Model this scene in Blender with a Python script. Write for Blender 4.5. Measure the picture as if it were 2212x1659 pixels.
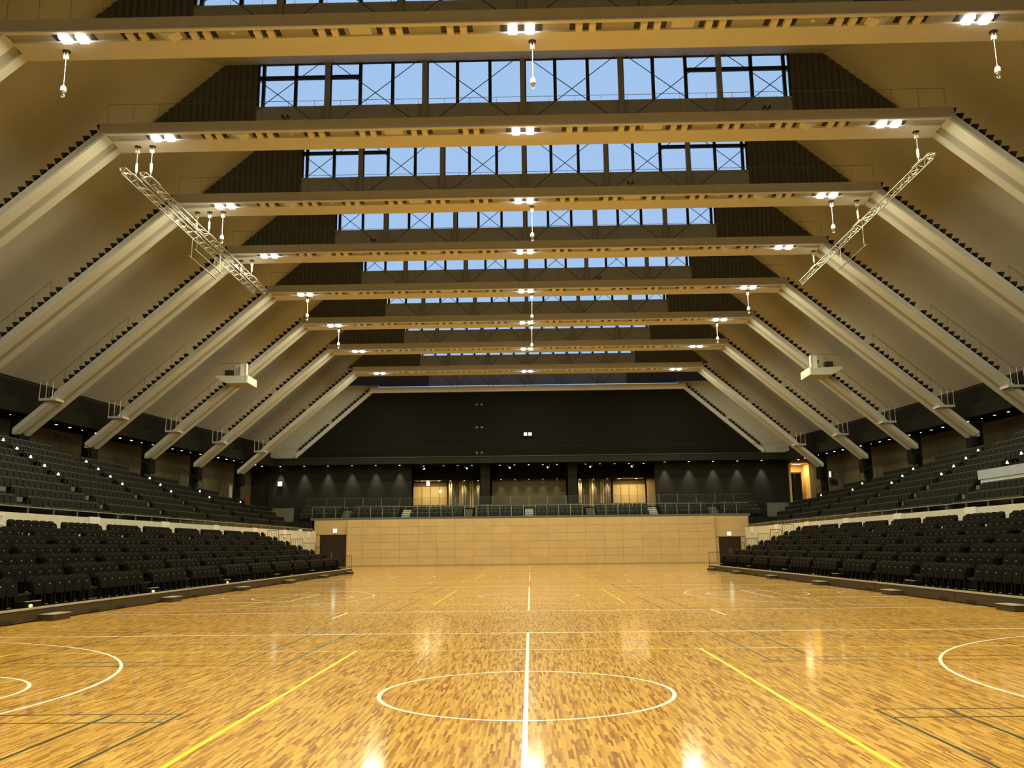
import bpy, bmesh, math, random
import numpy as np
from mathutils import Matrix, Vector

random.seed(7)
SC = bpy.context.scene
COL = SC.collection
for o in list(bpy.data.objects):
    bpy.data.objects.remove(o)

# ------------------------------------------------------------------ camera
CAM_R = Vector((0.9997277, 0.0208369, -0.0105003))
CAM_U = Vector((0.0141290, -0.1824745, 0.9831091))
CAM_F = Vector((-0.0185689, 0.9829898, 0.1827192))
CAM_P = Vector((0.0769, 0.0, 1.76))
FPX = 1886.8
cam = bpy.data.cameras.new('camera')
cam.sensor_width = 36.0
cam.sensor_fit = 'HORIZONTAL'
cam.lens = 36.0 * FPX / 2212.0
cam.clip_start = 0.05
cam.clip_end = 600
cam_o = bpy.data.objects.new('camera', cam)
M = Matrix.Identity(4)
for k in range(3):
    M[k][0] = CAM_R[k]; M[k][1] = CAM_U[k]; M[k][2] = -CAM_F[k]; M[k][3] = CAM_P[k]
cam_o.matrix_world = M
COL.objects.link(cam_o)
SC.camera = cam_o

def to_px(x, y, z):
    q = Vector((x, y, z)) - CAM_P
    zc = q.dot(CAM_F)
    if zc < 0.5:
        return None
    return 1106 + FPX * q.dot(CAM_R) / zc, 829.5 - FPX * q.dot(CAM_U) / zc, zc

# ------------------------------------------------------------------ world and exposure
SC.view_settings.view_transform = 'Standard'
SC.view_settings.look = 'None'
SC.view_settings.gamma = 1.0
SC.view_settings.use_curve_mapping = False
SC.view_settings.exposure = 0.0
SC.cycles.max_bounces = 6
SC.cycles.diffuse_bounces = 3
SC.cycles.glossy_bounces = 3
SC.cycles.transparent_max_bounces = 12
SC.cycles.caustics_reflective = False
SC.cycles.caustics_refractive = False
W = bpy.data.worlds.new('dusk_sky')
SC.world = W
W.use_nodes = True
wn = W.node_tree.nodes
wn['Background'].inputs[0].default_value = (0.42, 0.65, 1.0, 1)
wn['Background'].inputs[1].default_value = 1.0

FLOOD_W = 700.0          # each lit lamp pair under the roof beams
FLOOD_COL = (1.0, 0.915, 0.57)

# ------------------------------------------------------------------ materials
def pr(name, col, rough=0.6, metal=0.0, var=0.06, scale=3.0, emit=None, estr=0.0, coat=0.0, bump=0.0, spec=None):
    m = bpy.data.materials.new(name)
    m.use_nodes = True
    nt = m.node_tree
    b = nt.nodes['Principled BSDF']
    b.inputs['Roughness'].default_value = rough
    b.inputs['Metallic'].default_value = metal
    if coat:
        b.inputs['Coat Weight'].default_value = coat
        b.inputs['Coat Roughness'].default_value = 0.1
    if spec is not None:
        b.inputs['Specular IOR Level'].default_value = spec
    if emit:
        b.inputs['Emission Color'].default_value = (*emit, 1)
        b.inputs['Emission Strength'].default_value = estr
    g = nt.nodes.new('ShaderNodeNewGeometry')
    n = nt.nodes.new('ShaderNodeTexNoise')
    n.inputs['Scale'].default_value = scale
    n.inputs['Detail'].default_value = 3
    nt.links.new(g.outputs['Position'], n.inputs['Vector'])
    r = nt.nodes.new('ShaderNodeValToRGB')
    r.color_ramp.elements[0].position = 0.3
    r.color_ramp.elements[1].position = 0.7
    r.color_ramp.elements[0].color = (*[max(0, c * (1 - var)) for c in col], 1)
    r.color_ramp.elements[1].color = (*[min(1, c * (1 + var)) for c in col], 1)
    nt.links.new(n.outputs['Fac'], r.inputs[0])
    nt.links.new(r.outputs[0], b.inputs['Base Color'])
    if bump:
        bp = nt.nodes.new('ShaderNodeBump')
        bp.inputs['Strength'].default_value = bump
        bp.inputs['Distance'].default_value = 0.02
        nt.links.new(n.outputs['Fac'], bp.inputs['Height'])
        nt.links.new(bp.outputs[0], b.inputs['Normal'])
    return m

def glass_mat(name, tint=(0.85, 0.95, 0.92), clear=0.85, rough=0.03):
    m = bpy.data.materials.new(name)
    m.use_nodes = True
    nt = m.node_tree
    nt.nodes.clear()
    out = nt.nodes.new('ShaderNodeOutputMaterial')
    mix = nt.nodes.new('ShaderNodeMixShader')
    tr = nt.nodes.new('ShaderNodeBsdfTransparent')
    gl = nt.nodes.new('ShaderNodeBsdfGlossy')
    lw = nt.nodes.new('ShaderNodeFresnel')
    lw.inputs[0].default_value = 1.45
    tr.inputs[0].default_value = (*[c * clear for c in tint], 1)
    gl.inputs[0].default_value = (0.8, 0.85, 0.85, 1)
    gl.inputs[1].default_value = rough
    nt.links.new(lw.outputs[0], mix.inputs[0])
    nt.links.new(tr.outputs[0], mix.inputs[1])
    nt.links.new(gl.outputs[0], mix.inputs[2])
    nt.links.new(mix.outputs[0], out.inputs[0])
    return m

def floor_mat():
    """staves 25 mm wide of random length and tone, laid along the hall, varnished"""
    m = bpy.data.materials.new('varnished_maple')
    m.use_nodes = True
    nt = m.node_tree
    L = nt.links.new
    N = nt.nodes.new
    b = nt.nodes['Principled BSDF']
    g = N('ShaderNodeNewGeometry')
    sp = N('ShaderNodeSeparateXYZ'); L(g.outputs['Position'], sp.inputs[0])
    def math_(op, a, c=None, v=None):
        n = N('ShaderNodeMath'); n.operation = op
        L(a, n.inputs[0])
        if c is not None: L(c, n.inputs[1])
        if v is not None: n.inputs[1].default_value = v
        return n.outputs[0]
    sx = math_('FLOOR', math_('DIVIDE', sp.outputs[0], v=0.0235))
    w1 = N('ShaderNodeTexWhiteNoise'); w1.noise_dimensions = '1D'; L(sx, w1.inputs['W'])
    ln = math_('ADD', math_('MULTIPLY', w1.outputs['Value'], v=0.20), v=0.20)
    yo = math_('ADD', sp.outputs[1], math_('MULTIPLY', w1.outputs['Value'], v=37.0))
    sy = math_('FLOOR', math_('DIVIDE', yo, ln))
    cb = N('ShaderNodeCombineXYZ'); L(sx, cb.inputs[0]); L(sy, cb.inputs[1])
    w2 = N('ShaderNodeTexWhiteNoise'); w2.noise_dimensions = '2D'; L(cb.outputs[0], w2.inputs['Vector'])
    no = N('ShaderNodeTexNoise'); no.inputs['Scale'].default_value = 1.1; no.inputs['Detail'].default_value = 2
    L(g.outputs['Position'], no.inputs['Vector'])
    v = math_('ADD', math_('MULTIPLY', w2.outputs['Value'], v=0.86), math_('MULTIPLY', no.outputs['Fac'], v=0.22))
    # fine grain
    mp = N('ShaderNodeMapping'); mp.inputs['Scale'].default_value = (90, 4, 1); L(g.outputs['Position'], mp.inputs[0])
    gn = N('ShaderNodeTexNoise'); gn.inputs['Scale'].default_value = 1.0; L(mp.outputs[0], gn.inputs['Vector'])
    v = math_('ADD', v, math_('MULTIPLY', math_('SUBTRACT', gn.outputs['Fac'], v=0.5), v=0.16))
    r = N('ShaderNodeValToRGB')
    e = r.color_ramp.elements
    e[0].position = 0.03; e[0].color = (0.20, 0.075, 0.009, 1)
    e[1].position = 1.0; e[1].color = (0.80, 0.49, 0.105, 1)
    for p_, c_ in ((0.17, (0.34, 0.147, 0.018)), (0.36, (0.50, 0.255, 0.034)), (0.64, (0.65, 0.365, 0.060))):
        k = e.new(p_); k.color = (*c_, 1)
    L(v, r.inputs[0]); L(r.outputs[0], b.inputs['Base Color'])
    b.inputs['Roughness'].default_value = 0.45
    b.inputs['Specular IOR Level'].default_value = 0.15
    b.inputs['Coat Weight'].default_value = 0.85
    b.inputs['Coat Roughness'].default_value = 0.095
    return m

M_FLOOR = floor_mat()
M_WHITE = pr('roof_white', (0.5, 0.515, 0.51), 0.75, var=0.03, scale=0.6)
M_BEAM = pr('beam_cream', (0.8, 0.82, 0.88), 0.6, var=0.03, scale=0.8)
M_LEG = pr('leg_cream', (0.62, 0.635, 0.6), 0.6, var=0.03, scale=0.8)
M_WEB = pr('leg_web_shade', (0.44, 0.44, 0.4), 0.65, var=0.03)  # recess shade put into a greyer leg colour
M_STRIP = pr('service_strip', (0.43, 0.445, 0.45), 0.6, var=0.05)
M_STRINGER = pr('stringer_taupe', (0.52, 0.54, 0.57), 0.6, var=0.05)
M_TREAD = pr('tread_dark', (0.02, 0.017, 0.012), 0.7, spec=0.2)
M_RAIL = pr('rail_grey', (0.20, 0.19, 0.17), 0.5, 0.3)
M_SILL = pr('sill_grey', (0.34, 0.395, 0.5), 0.7, var=0.05)
M_CORR = pr('corrugated_grey', (0.12, 0.135, 0.165), 0.6, spec=0.2, var=0.08)
M_FRAME = pr('window_frame_black', (0.012, 0.012, 0.014), 0.5)
M_POST = pr('window_post_grey', (0.3, 0.33, 0.37), 0.5, 0.2)
M_ROD = pr('brace_rod', (0.05, 0.06, 0.08), 0.5, 0.5)
M_GLASS = glass_mat('clear_glass', (1, 1, 1), 0.96, 0.2)
M_BAL = glass_mat('balustrade_glass', (0.95, 0.99, 0.97), 0.96, 0.05)
M_BLACK = pr('black_wall', (0.009, 0.009, 0.008), 0.85, spec=0.1, var=0.1)
M_DARK = pr('charcoal_wall', (0.022, 0.021, 0.018), 0.8, spec=0.1, var=0.12, scale=1.2)
M_OLIVE = pr('olive_wall', (0.13, 0.113, 0.066), 0.85, spec=0.2, var=0.1, scale=0.8)
M_CONC = pr('concrete_light', (0.62, 0.60, 0.52), 0.8, var=0.06, scale=1.5)
M_CONC2 = pr('concrete_gate', (0.78, 0.77, 0.71), 0.7, var=0.03)
M_STAND = pr('stand_dark', (0.009, 0.008, 0.0065), 0.8, spec=0.06, var=0.1)
M_STAND_UP = pr('stand_grey', (0.016, 0.016, 0.0135), 0.8, spec=0.1, var=0.1)
M_SEAT = pr('seat_black', (0.0045, 0.0038, 0.003), 0.45, spec=0.13, var=0.15, scale=6)
M_SEATCLOTH = pr('seat_cushion_black', (0.005, 0.0042, 0.0034), 0.7, spec=0.08, var=0.15, scale=6)
M_PLATE = pr('number_plate_silver', (0.55, 0.52, 0.45), 0.4, 0.6)
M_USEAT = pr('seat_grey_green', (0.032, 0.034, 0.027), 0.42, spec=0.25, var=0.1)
M_USEAT2 = pr('seat_pan_shaded', (0.01, 0.0105, 0.008), 0.5, spec=0.1, var=0.1)  # shade below the lit seat tops put into the pan colour
M_FSEAT = pr('seat_dark_green', (0.018, 0.023, 0.018), 0.35, spec=0.3, var=0.15)
M_LIP = pr('seat_lip_grey', (0.3, 0.31, 0.28), 0.5)
M_STEEL = pr('steel_light', (0.55, 0.55, 0.5), 0.35, 0.7)
M_STEPW = pr('step_white', (0.62, 0.63, 0.58), 0.6)
M_AISLE = pr('aisle_step_grey', (0.12, 0.12, 0.10), 0.7)
M_SKIRT = pr('fascia_brown', (0.042, 0.033, 0.018), 0.55, spec=0.2, var=0.06)
M_SKIRTTOP = pr('fascia_edge', (0.42, 0.4, 0.32), 0.4, 0.4)
M_WOOD = pr('wall_panel_wood', (0.55, 0.4, 0.2), 0.5, var=0.05, scale=0.7)
M_WOODS = [pr('wall_panel_wood_%s' % n, c, 0.5, var=0.05, scale=1.3) for n, c in (('pale', (0.565, 0.42, 0.215)), ('mid', (0.55, 0.408, 0.208)), ('deep', (0.535, 0.395, 0.2)))]
M_JOINT = pr('joint_brown', (0.22, 0.14, 0.06), 0.8)
M_DOOR = pr('door_brown', (0.028, 0.018, 0.012), 0.5, spec=0.2)
M_WHITEP = pr('white_paint', (0.86, 0.86, 0.82), 0.45)
M_LINE_W = pr('line_white', (0.97, 0.97, 0.93), 0.3, coat=0.35, var=0.02)
M_LINE_Y = pr('line_yellow', (1.0, 0.8, 0.02), 0.3, coat=0.35, var=0.03)
M_LINE_Y2 = pr('line_yellow_thin', (0.82, 0.58, 0.06), 0.3, coat=0.35, var=0.03)
M_LINE_G = pr('line_green', (0.006, 0.03, 0.008), 0.35, coat=0.35, var=0.05)
M_LAMPOFF = pr('lamp_lens_off', (0.95, 0.9, 0.72), 0.4)
M_CAP = pr('hoist_cap_black', (0.02, 0.018, 0.016), 0.5)
M_HOIST = pr('hoist_white', (0.45, 0.45, 0.42), 0.4, 0.1)
M_ALU = pr('truss_aluminium', (0.42, 0.42, 0.39), 0.35, 0.35)
M_RED = pr('red_box', (0.45, 0.03, 0.02), 0.5)
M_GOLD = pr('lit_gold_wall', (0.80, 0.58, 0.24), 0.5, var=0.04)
def em(name, col, s, sampled=False):
    m = pr(name, (0.8, 0.8, 0.8), 0.5, emit=col, estr=s)
    if not sampled: m.cycles.emission_sampling = 'NONE'
    return m
M_LAMPON = em('lamp_lens_lit', (1.0, 0.92, 0.70), 7.0)
M_DOWN = em('downlight_lit', (1.0, 0.93, 0.80), 16.0, True)
M_SPOT = em('spotlight_lit', (1.0, 0.90, 0.70), 6.0)
M_STEPL = em('step_light_lit', (0.95, 0.97, 1.0), 4.0)
M_AMBER = em('amber_light_lit', (1.0, 0.50, 0.10), 1.3)
M_EXITG = em('exit_green_lit', (0.35, 1.0, 0.55), 2.5)
M_EXITW = em('exit_white_lit', (0.88, 1.0, 0.84), 3.0)
M_SIGNW = em('white_display_lit', (0.9, 0.95, 1.0), 4.0)

# ------------------------------------------------------------------ geometry helpers
class MB:
    def __init__(s):
        s.v = []; s.f = []
    def add(s, v, f):
        n = len(s.v); s.v += [tuple(p) for p in v]; s.f += [tuple(i + n for i in q) for q in f]; return s
    def box(s, x0, x1, y0, y1, z0, z1):
        if x0 > x1: x0, x1 = x1, x0
        if y0 > y1: y0, y1 = y1, y0
        return s.add([(x, y, z) for z in (z0, z1) for y in (y0, y1) for x in (x0, x1)],
                     [(0, 2, 3, 1), (4, 5, 7, 6), (0, 1, 5, 4), (2, 6, 7, 3), (0, 4, 6, 2), (1, 3, 7, 5)])
    def hexa(s, a, b):
        """two quads of four points each, joined"""
        return s.add(list(a) + list(b), [(3, 2, 1, 0), (4, 5, 6, 7), (0, 1, 5, 4), (1, 2, 6, 5), (2, 3, 7, 6), (3, 0, 4, 7)])
    def prism(s, pts, d0, d1):
        """polygon of 3-D points at offset vectors d0 and d1"""
        n = len(pts); d0 = Vector(d0); d1 = Vector(d1)
        v = [Vector(p) + d0 for p in pts] + [Vector(p) + d1 for p in pts]
        f = [tuple(range(n - 1, -1, -1)), tuple(range(n, 2 * n))] + [(i, (i + 1) % n, n + (i + 1) % n, n + i) for i in range(n)]
        return s.add(v, f)
    def tube(s, a, b, r, n=6, r2=None):
        a = Vector(a); b = Vector(b); d = (b - a).normalized()
        u = d.orthogonal().normalized(); w = d.cross(u)
        r2 = r if r2 is None else r2
        v = [a + (u * math.cos(t) + w * math.sin(t)) * r for t in [2 * math.pi * k / n for k in range(n)]]
        v += [b + (u * math.cos(t) + w * math.sin(t)) * r2 for t in [2 * math.pi * k / n for k in range(n)]]
        f = [(k, (k + 1) % n, n + (k + 1) % n, n + k) for k in range(n)] + [tuple(range(n - 1, -1, -1)), tuple(range(n, 2 * n))]
        return s.add(v, f)
    def lathe(s, c, prof, n=12):
        c = Vector(c); v = []; f = []
        for r, z in prof:
            for k in range(n):
                t = 2 * math.pi * k / n
                v.append(c + Vector((r * math.cos(t), r * math.sin(t), z)))
        for j in range(len(prof) - 1):
            for k in range(n):
                f.append((j * n + k, j * n + (k + 1) % n, (j + 1) * n + (k + 1) % n, (j + 1) * n + k))
        f.append(tuple(range(n - 1, -1, -1))); f.append(tuple(range((len(prof) - 1) * n, len(prof) * n)))
        return s.add(v, f)
    def mesh(s, name, mat=None):
        m = bpy.data.meshes.new(name)
        m.from_pydata(s.v, [], s.f)
        bm = bmesh.new(); bm.from_mesh(m); bmesh.ops.recalc_face_normals(bm, faces=bm.faces); bm.to_mesh(m); bm.free()
        if mat: m.materials.append(mat)
        return m
    def build(s, name, mat, parent=None, loc=(0, 0, 0)):
        return link(name, s.mesh(name, mat), parent, loc)

def link(name, data, parent=None, loc=(0, 0, 0), rz=0.0):
    o = bpy.data.objects.new(name, data)
    o.location = loc
    if rz: o.rotation_euler = (0, 0, rz)
    if parent is not None: o.parent = parent
    COL.objects.link(o)
    return o
def tag(o, label=None, cat=None, group=None, kind=None):
    if label: o['label'] = label
    if cat: o['category'] = cat
    if group: o['group'] = group
    if kind: o['kind'] = kind
    return o
def empty(name, loc=(0, 0, 0), rz=0.0):
    return link(name, None, None, loc, rz)
def rrect(w, h, r, n=4):
    """rounded rectangle outline, (u, v), v from 0 to h; top corners rounded by r, bottom by r/2"""
    pts = []
    for cx, cy, a0, rr in ((w / 2 - r, h - r, 0, r), (-w / 2 + r, h - r, 90, r), (-w / 2 + r / 2, r / 2, 180, r / 2), (w / 2 - r / 2, r / 2, 270, r / 2)):
        for k in range(n + 1):
            t = math.radians(a0 + 90 * k / n)
            pts.append((cx + rr * math.cos(t), cy + rr * math.sin(t)))
    return pts
ORD = ['zeroth', 'first', 'second', 'third', 'fourth', 'fifth', 'sixth', 'seventh', 'eighth', 'ninth', 'tenth', 'eleventh', 'twelfth', 'thirteenth', 'fourteenth', 'fifteenth', 'sixteenth']
def num(n):
    ones = 'zero one two three four five six seven eight nine ten eleven twelve thirteen fourteen fifteen sixteen seventeen eighteen nineteen'.split()
    tens = 'zero ten twenty thirty forty fifty sixty seventy eighty ninety'.split()
    return ones[n] if n < 20 else tens[n // 10] + ('-' + ones[n % 10] if n % 10 else '')
NUM = ['zero', 'one', 'two', 'three', 'four', 'five', 'six', 'seven', 'eight', 'nine', 'ten', 'eleven', 'twelve']
SIDE = {-1: 'twin-truss side', 1: 'single-truss side'}

# ------------------------------------------------------------------ hall dimensions (metres; y runs down the hall from the camera)
D0, DP = 29.50, 7.5617
FI = list(range(-4, 9))
YF = {i: D0 + DP * i for i in FI}
ZF = {-4: 21.3, -3: 21.3, -2: 21.25, -1: 21.1, 0: 20.885, 1: 20.559, 2: 20.27, 3: 19.998, 4: 19.686, 5: 19.321, 6: 18.888, 7: 18.397, 8: 17.75}
XF = {-4: 19.9, -3: 19.85, -2: 19.8, -1: 19.7, 0: 19.5, 1: 19.25, 2: 18.9, 3: 18.5, 4: 18.23, 5: 17.77, 6: 17.32, 7: 16.6, 8: 16.3}
WL = {-4: 17.3, -3: 17.3, -2: 17.3, -1: 17.2, 0: 16.98, 1: 16.71, 2: 16.41, 3: 16.2, 4: 15.82, 5: 15.39, 6: 14.9, 7: 14.32}
SILL = {0: 25.25, 1: 24.47, 2: 23.85, 3: 23.32, 4: 22.82, 5: 22.34, 6: 21.83, 7: 21.05, 8: 19.85}
HALF = {0: 14.4, 1: 13.94, 2: 13.51, 3: 13.11, 4: 12.72, 5: 12.08, 6: 11.55, 7: 11.0, 8: 10.55}
WINH = {0: 2.55, 1: 2.55, 2: 2.5, 3: 2.5, 4: 2.45, 5: 2.4, 6: 2.3, 7: 2.1, 8: 1.6}
SL = 0.8686
AL = math.atan(SL); CA, SA = math.cos(AL), math.sin(AL)
ZFOOT = 8.8
_ys = np.array([YF[i] for i in FI])
def Zb(y): return float(np.interp(y, _ys, [ZF[i] for i in FI]))
def Xb(y): return float(np.interp(y, _ys, [XF[i] for i in FI]))
def Xfoot(y): return Xb(y) + (Zb(y) - ZFOOT) / SL
ROFF = 4.3
def Xroof(y, z): return Xb(y) + ROFF + (Zb(y) - z) / SL
YNEAR, YGAB = -4.2, 90.0
YWALL, ZWALL = 86.0, 4.46
RIS = 5.0
ZROOF0 = 12.6
ZCEIL = 10.15
def frame_word(i):
    return 'cream portal frame against the dark end wall' if i == 8 else '%s portal frame out from the dark end wall' % ORD[8 - i]
def beam_word(i): return '%s beam from end wall' % ORD[8 - i]

# ================================================================== FLOOR
slab = MB().box(-42, 42, YNEAR - 1, 96, -0.30, -0.006).build('floor', M_FLOOR)
MB().box(-21, 21, 21.0, 86.0, -0.006, 0.0).build('far_boarding', M_FLOOR, slab)
for s in (-1, 1):
    MB().box(s * 12.75, s * 21, YNEAR, 21.0, -0.006, 0.0).build('side_boarding', M_FLOOR, slab)
MB().box(-12.75, 12.75, YNEAR, 2.5, -0.006, 0.0).build('near_boarding', M_FLOOR, slab)
tag(slab, kind='structure')
PW, PL, YBOARD = 0.075, 1.82, 21.0
planks = []
near_boards = []
def plank_verts(x0, x1, y0, y1):
    g = 0.0006
    return x0 + g, x1 - g, y0 + g, y1 - g
rng = np.random.default_rng(3)
nx0, nx1 = -170, 170
all_boards = []
for ix in range(nx0, nx1):
    x0 = ix * PW
    off = float(rng.random()) * PL
    y = 3.0 - off
    while y < YBOARD:
        y1 = min(y + PL, YBOARD)
        if y1 - max(y, 2.5) > 0.05:
            all_boards.append((x0, x0 + PW, max(y, 2.5), y1))
        y += PL
def board_key(b):
    p = to_px((b[0] + b[1]) / 2, b[3] - 0.5, 0)
    if p is None or not (-20 < p[0] < 2232) or p[1] > 1700: return 1e9
    return p[2]
all_boards.sort(key=board_key)
bm_unit = MB().box(-0.5, 0.5, -0.5, 0.5, -0.006, 0).mesh('board', M_FLOOR)
for b in all_boards[:300]:
    x0, x1, y0, y1 = plank_verts(*b)
    o = link('board', bm_unit, slab, ((x0 + x1) / 2, (y0 + y1) / 2, 0))
    o.scale = (x1 - x0, y1 - y0, 1)
rest = np.array([plank_verts(*b) for b in all_boards[300:]])
n = len(rest)
V = np.zeros((n, 8, 3))
V[:, 0:4, 2] = -0.006
for k, (a, c) in enumerate(((0, 2), (1, 2), (1, 3), (0, 3))):
    V[:, k, 0] = rest[:, a]; V[:, k, 1] = rest[:, c]; V[:, k + 4, 0] = rest[:, a]; V[:, k + 4, 1] = rest[:, c]
Q = np.array([(4, 5, 6, 7), (0, 1, 5, 4), (1, 2, 6, 5), (2, 3, 7, 6), (3, 0, 4, 7)])
F4 = (Q[None] + 8 * np.arange(n)[:, None, None]).reshape(-1, 4)
def np_mesh(name, verts, quads, mat):
    m = bpy.data.meshes.new(name)
    m.vertices.add(len(verts)); m.vertices.foreach_set('co', verts.astype(np.float32).ravel())
    m.loops.add(quads.size); m.loops.foreach_set('vertex_index', quads.astype(np.int32).ravel())
    m.polygons.add(len(quads)); m.polygons.foreach_set('loop_start', np.arange(0, quads.size, quads.shape[1], dtype=np.int32))
    m.update(calc_edges=True); m.validate(); m.shade_flat()
    m.materials.append(mat)
    return m
tag(link('boarding', np_mesh('boarding', V.reshape(-1, 3), F4, M_FLOOR), slab), kind='stuff')

# ---- court markings painted on the boards
XCL = 12.55
ZL = 0.0012
def clipx(a, b):
    a, b = max(min(a, b), -XCL), min(max(a, b), XCL)
    return (a, b) if b - a > 0.02 else None
def line_x(name, x0, x1, y, w, mat, z=ZL):
    c = clipx(x0, x1)
    if c and y < YWALL - 0.3: MB().box(c[0], c[1], y - w / 2, y + w / 2, 0.0, z).build(name, mat, slab)
def line_y(name, x, y0, y1, w, mat, z=ZL):
    if abs(x) < XCL: MB().box(x - w / 2, x + w / 2, max(y0, 2.6), min(y1, YWALL - 0.2), 0.0, z).build(name, mat, slab)
def arc(name, cx, cy, r, a0, a1, w, mat, z=ZL, n=96):
    v = []; f = []
    def flush():
        nonlocal v, f
        if len(v) >= 4:
            k = len(v) // 2
            vv = [(x, y, z) for x, y in v]
            MB().add(vv, [(2 * i, 2 * i + 1, 2 * i + 3, 2 * i + 2) for i in range(k - 1)]).build(name, mat, slab)
        v = []; f = []
    for k in range(n + 1):
        t = math.radians(a0 + (a1 - a0) * k / n)
        px_, py_ = cx + r * math.cos(t), cy + r * math.sin(t)
        if abs(px_) > XCL or py_ < 2.6 or py_ > YWALL - 0.2:
            flush(); continue
        v += [((cx + (r - w / 2) * math.cos(t)), (cy + (r - w / 2) * math.sin(t))), ((cx + (r + w / 2) * math.cos(t)), (cy + (r + w / 2) * math.sin(t)))]
    flush()
COURTS = [11.2225 + 21.1483 * k for k in range(4)]
for c in COURTS:
    line_y('centre_line', 0, c - 7.5, c + 7.5, 0.05, M_LINE_W, 0.0016)
    arc('centre_circle', 0, c, 1.79, 0, 360, 0.05, M_LINE_W, 0.0018)
    for s in (-1, 1):
        arc('three_point_arc', s * 12.425, c, 6.725, 90 if s < 0 else 90, -90 if s < 0 else 270, 0.05, M_LINE_W)
        arc('free_throw_circle', s * 8.2, c, 1.775, 0, 360, 0.05, M_LINE_W, 0.0014)
        arc('no_charge_arc', s * 12.425, c, 1.275, 90, -90 if s < 0 else 270, 0.05, M_LINE_W)
        line_y('free_throw_line', s * 8.17, c - 2.45, c + 2.45, 0.05, M_LINE_W)
        for t in (-1, 1):
            line_x('key_line', s * 8.15, s * 14, c + t * 2.425, 0.05, M_LINE_W)
        line_y('bench_line', s * 5.0, c - 9.5, c - 7.55, 0.05, M_LINE_W)
        line_y('attack_line', s * 2.975, c - 4.5, c + 4.5, 0.05, M_LINE_Y)
        line_y('volleyball_end_line', s * 9.0, c - 4.5, c + 4.5, 0.05, M_LINE_Y2)
        for b0 in (c - 7.3825, c + 2.7275):
            b1 = b0 + 6.1
            for xx, nm in ((3.75, 'badminton_end_line'), (4.51, 'badminton_long_service_line'), (8.43, 'badminton_short_service_line')):
                line_y(nm, s * xx, b0, b1, 0.04, M_LINE_G, 0.001)
            for yy in (b0, b0 + 0.46, b1 - 0.46, b1):
                line_x('badminton_side_line', s * 3.75, s * 17.2, yy, 0.04, M_LINE_G, 0.0009)
            line_x('badminton_centre_line', s * 3.75, s * 8.43, (b0 + b1) / 2, 0.04, M_LINE_G, 0.0009)
    for t in (-1, 1):
        line_x('side_line', -14, 14, c + t * 7.475, 0.05, M_LINE_W, 0.0013)
        line_x('volleyball_side_line', -9, 9, c + t * 4.475, 0.05, M_LINE_Y2, 0.0011)

# ================================================================== END WALL (wood)
wall = MB().box(-21.0, 21.2, YWALL + 0.02, YWALL + 0.3, -0.1, ZWALL - 0.02).build('wall_end', M_JOINT)
tag(wall, kind='structure')
XPL, XPR = -17.7, 17.85            # the panelled centre stands proud, door bays are set back
YB = YWALL - 0.35
MB().box(XPL + 0.02, XPR - 0.02, YB + 0.02, YWALL + 0.02, -0.05, ZWALL - 0.03).build('backing', M_JOINT, wall)
rows = [0.09 + (ZWALL - 0.09) * k / 6 for k in range(7)]
xs = [XPL] + [round(-16.2 + 1.8 * k, 3) for k in range(19)] + [XPR]
pmesh = {}
for a, b in zip(xs[:-1], xs[1:]):
    for r in range(6):
        mt = random.choice(M_WOODS)
        key = (round(b - a, 3), r, mt.name)
        if key not in pmesh:
            pmesh[key] = MB().box(0.008, b - a - 0.008, -0.018, 0.0, 0.008, rows[1] - rows[0] - 0.008).mesh('panel', mt)
        link('panel', pmesh[key], wall, (a, YB + 0.02, rows[r]))
MB().box(XPL - 0.005, XPL + 0.02, YB, YWALL, 0, ZWALL).build('return_panel', M_WOOD, wall)
MB().box(XPR - 0.02, XPR + 0.005, YB, YWALL, 0, ZWALL).build('return_panel', M_WOOD, wall)
bb = MB().box(XPL, XPR, YB - 0.03, YB, 0.0, 0.10).build('baseboard_end', pr('baseboard_grey', (0.30, 0.26, 0.18), 0.6), wall)
DOORS = ((-20.35, -17.9, 3.0), (18.3, 20.3, 2.42))
for k, (a, b, h) in enumerate(DOORS):
    lo, hi = (-21.0, XPL) if a < 0 else (XPR, 21.2)
    for x0, x1, z0, z1 in ((lo, a - 0.05, 0, 1.49), (lo, a - 0.05, 1.5, h), (b + 0.05, hi, 0, 1.49), (b + 0.05, hi, 1.5, h), (lo, hi, h + 0.06, 3.71 if a < 0 else 3.02), (lo, hi, 3.72 if a < 0 else 3.03, ZWALL)):
        if x1 - x0 > 0.03:
            MB().box(x0, x1 - 0.008, YWALL - 0.02, YWALL + 0.02, z0, z1).build('panel', random.choice(M_WOODS), wall)
    dr = MB().box(a - 0.05, a, YWALL - 0.05, YWALL + 0.02, 0, h + 0.05).box(b, b + 0.05, YWALL - 0.05, YWALL + 0.02, 0, h + 0.05).box(a, b, YWALL - 0.05, YWALL + 0.02, h, h + 0.05).build('door_%d' % (k + 1), M_DOOR)
    tag(dr, kind='structure')
    mid = (a + b) / 2
    for x0, x1 in ((a, mid - 0.004), (mid + 0.004, b)):
        leaf = MB().box(x0, x1, YWALL - 0.03, YWALL + 0.01, 0.01, h - 0.004).build('door_leaf', M_DOOR, dr)
        hx = mid + (0.12 if x0 > mid - 0.1 else -0.12)
        MB().tube((hx, YWALL - 0.08, 0.9), (hx, YWALL - 0.08, 1.35), 0.015).tube((hx, YWALL - 0.08, 0.95), (hx, YWALL - 0.02, 0.95), 0.01).tube((hx, YWALL - 0.08, 1.3), (hx, YWALL - 0.02, 1.3), 0.01).build('pull_handle', M_STEEL, leaf)
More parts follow.
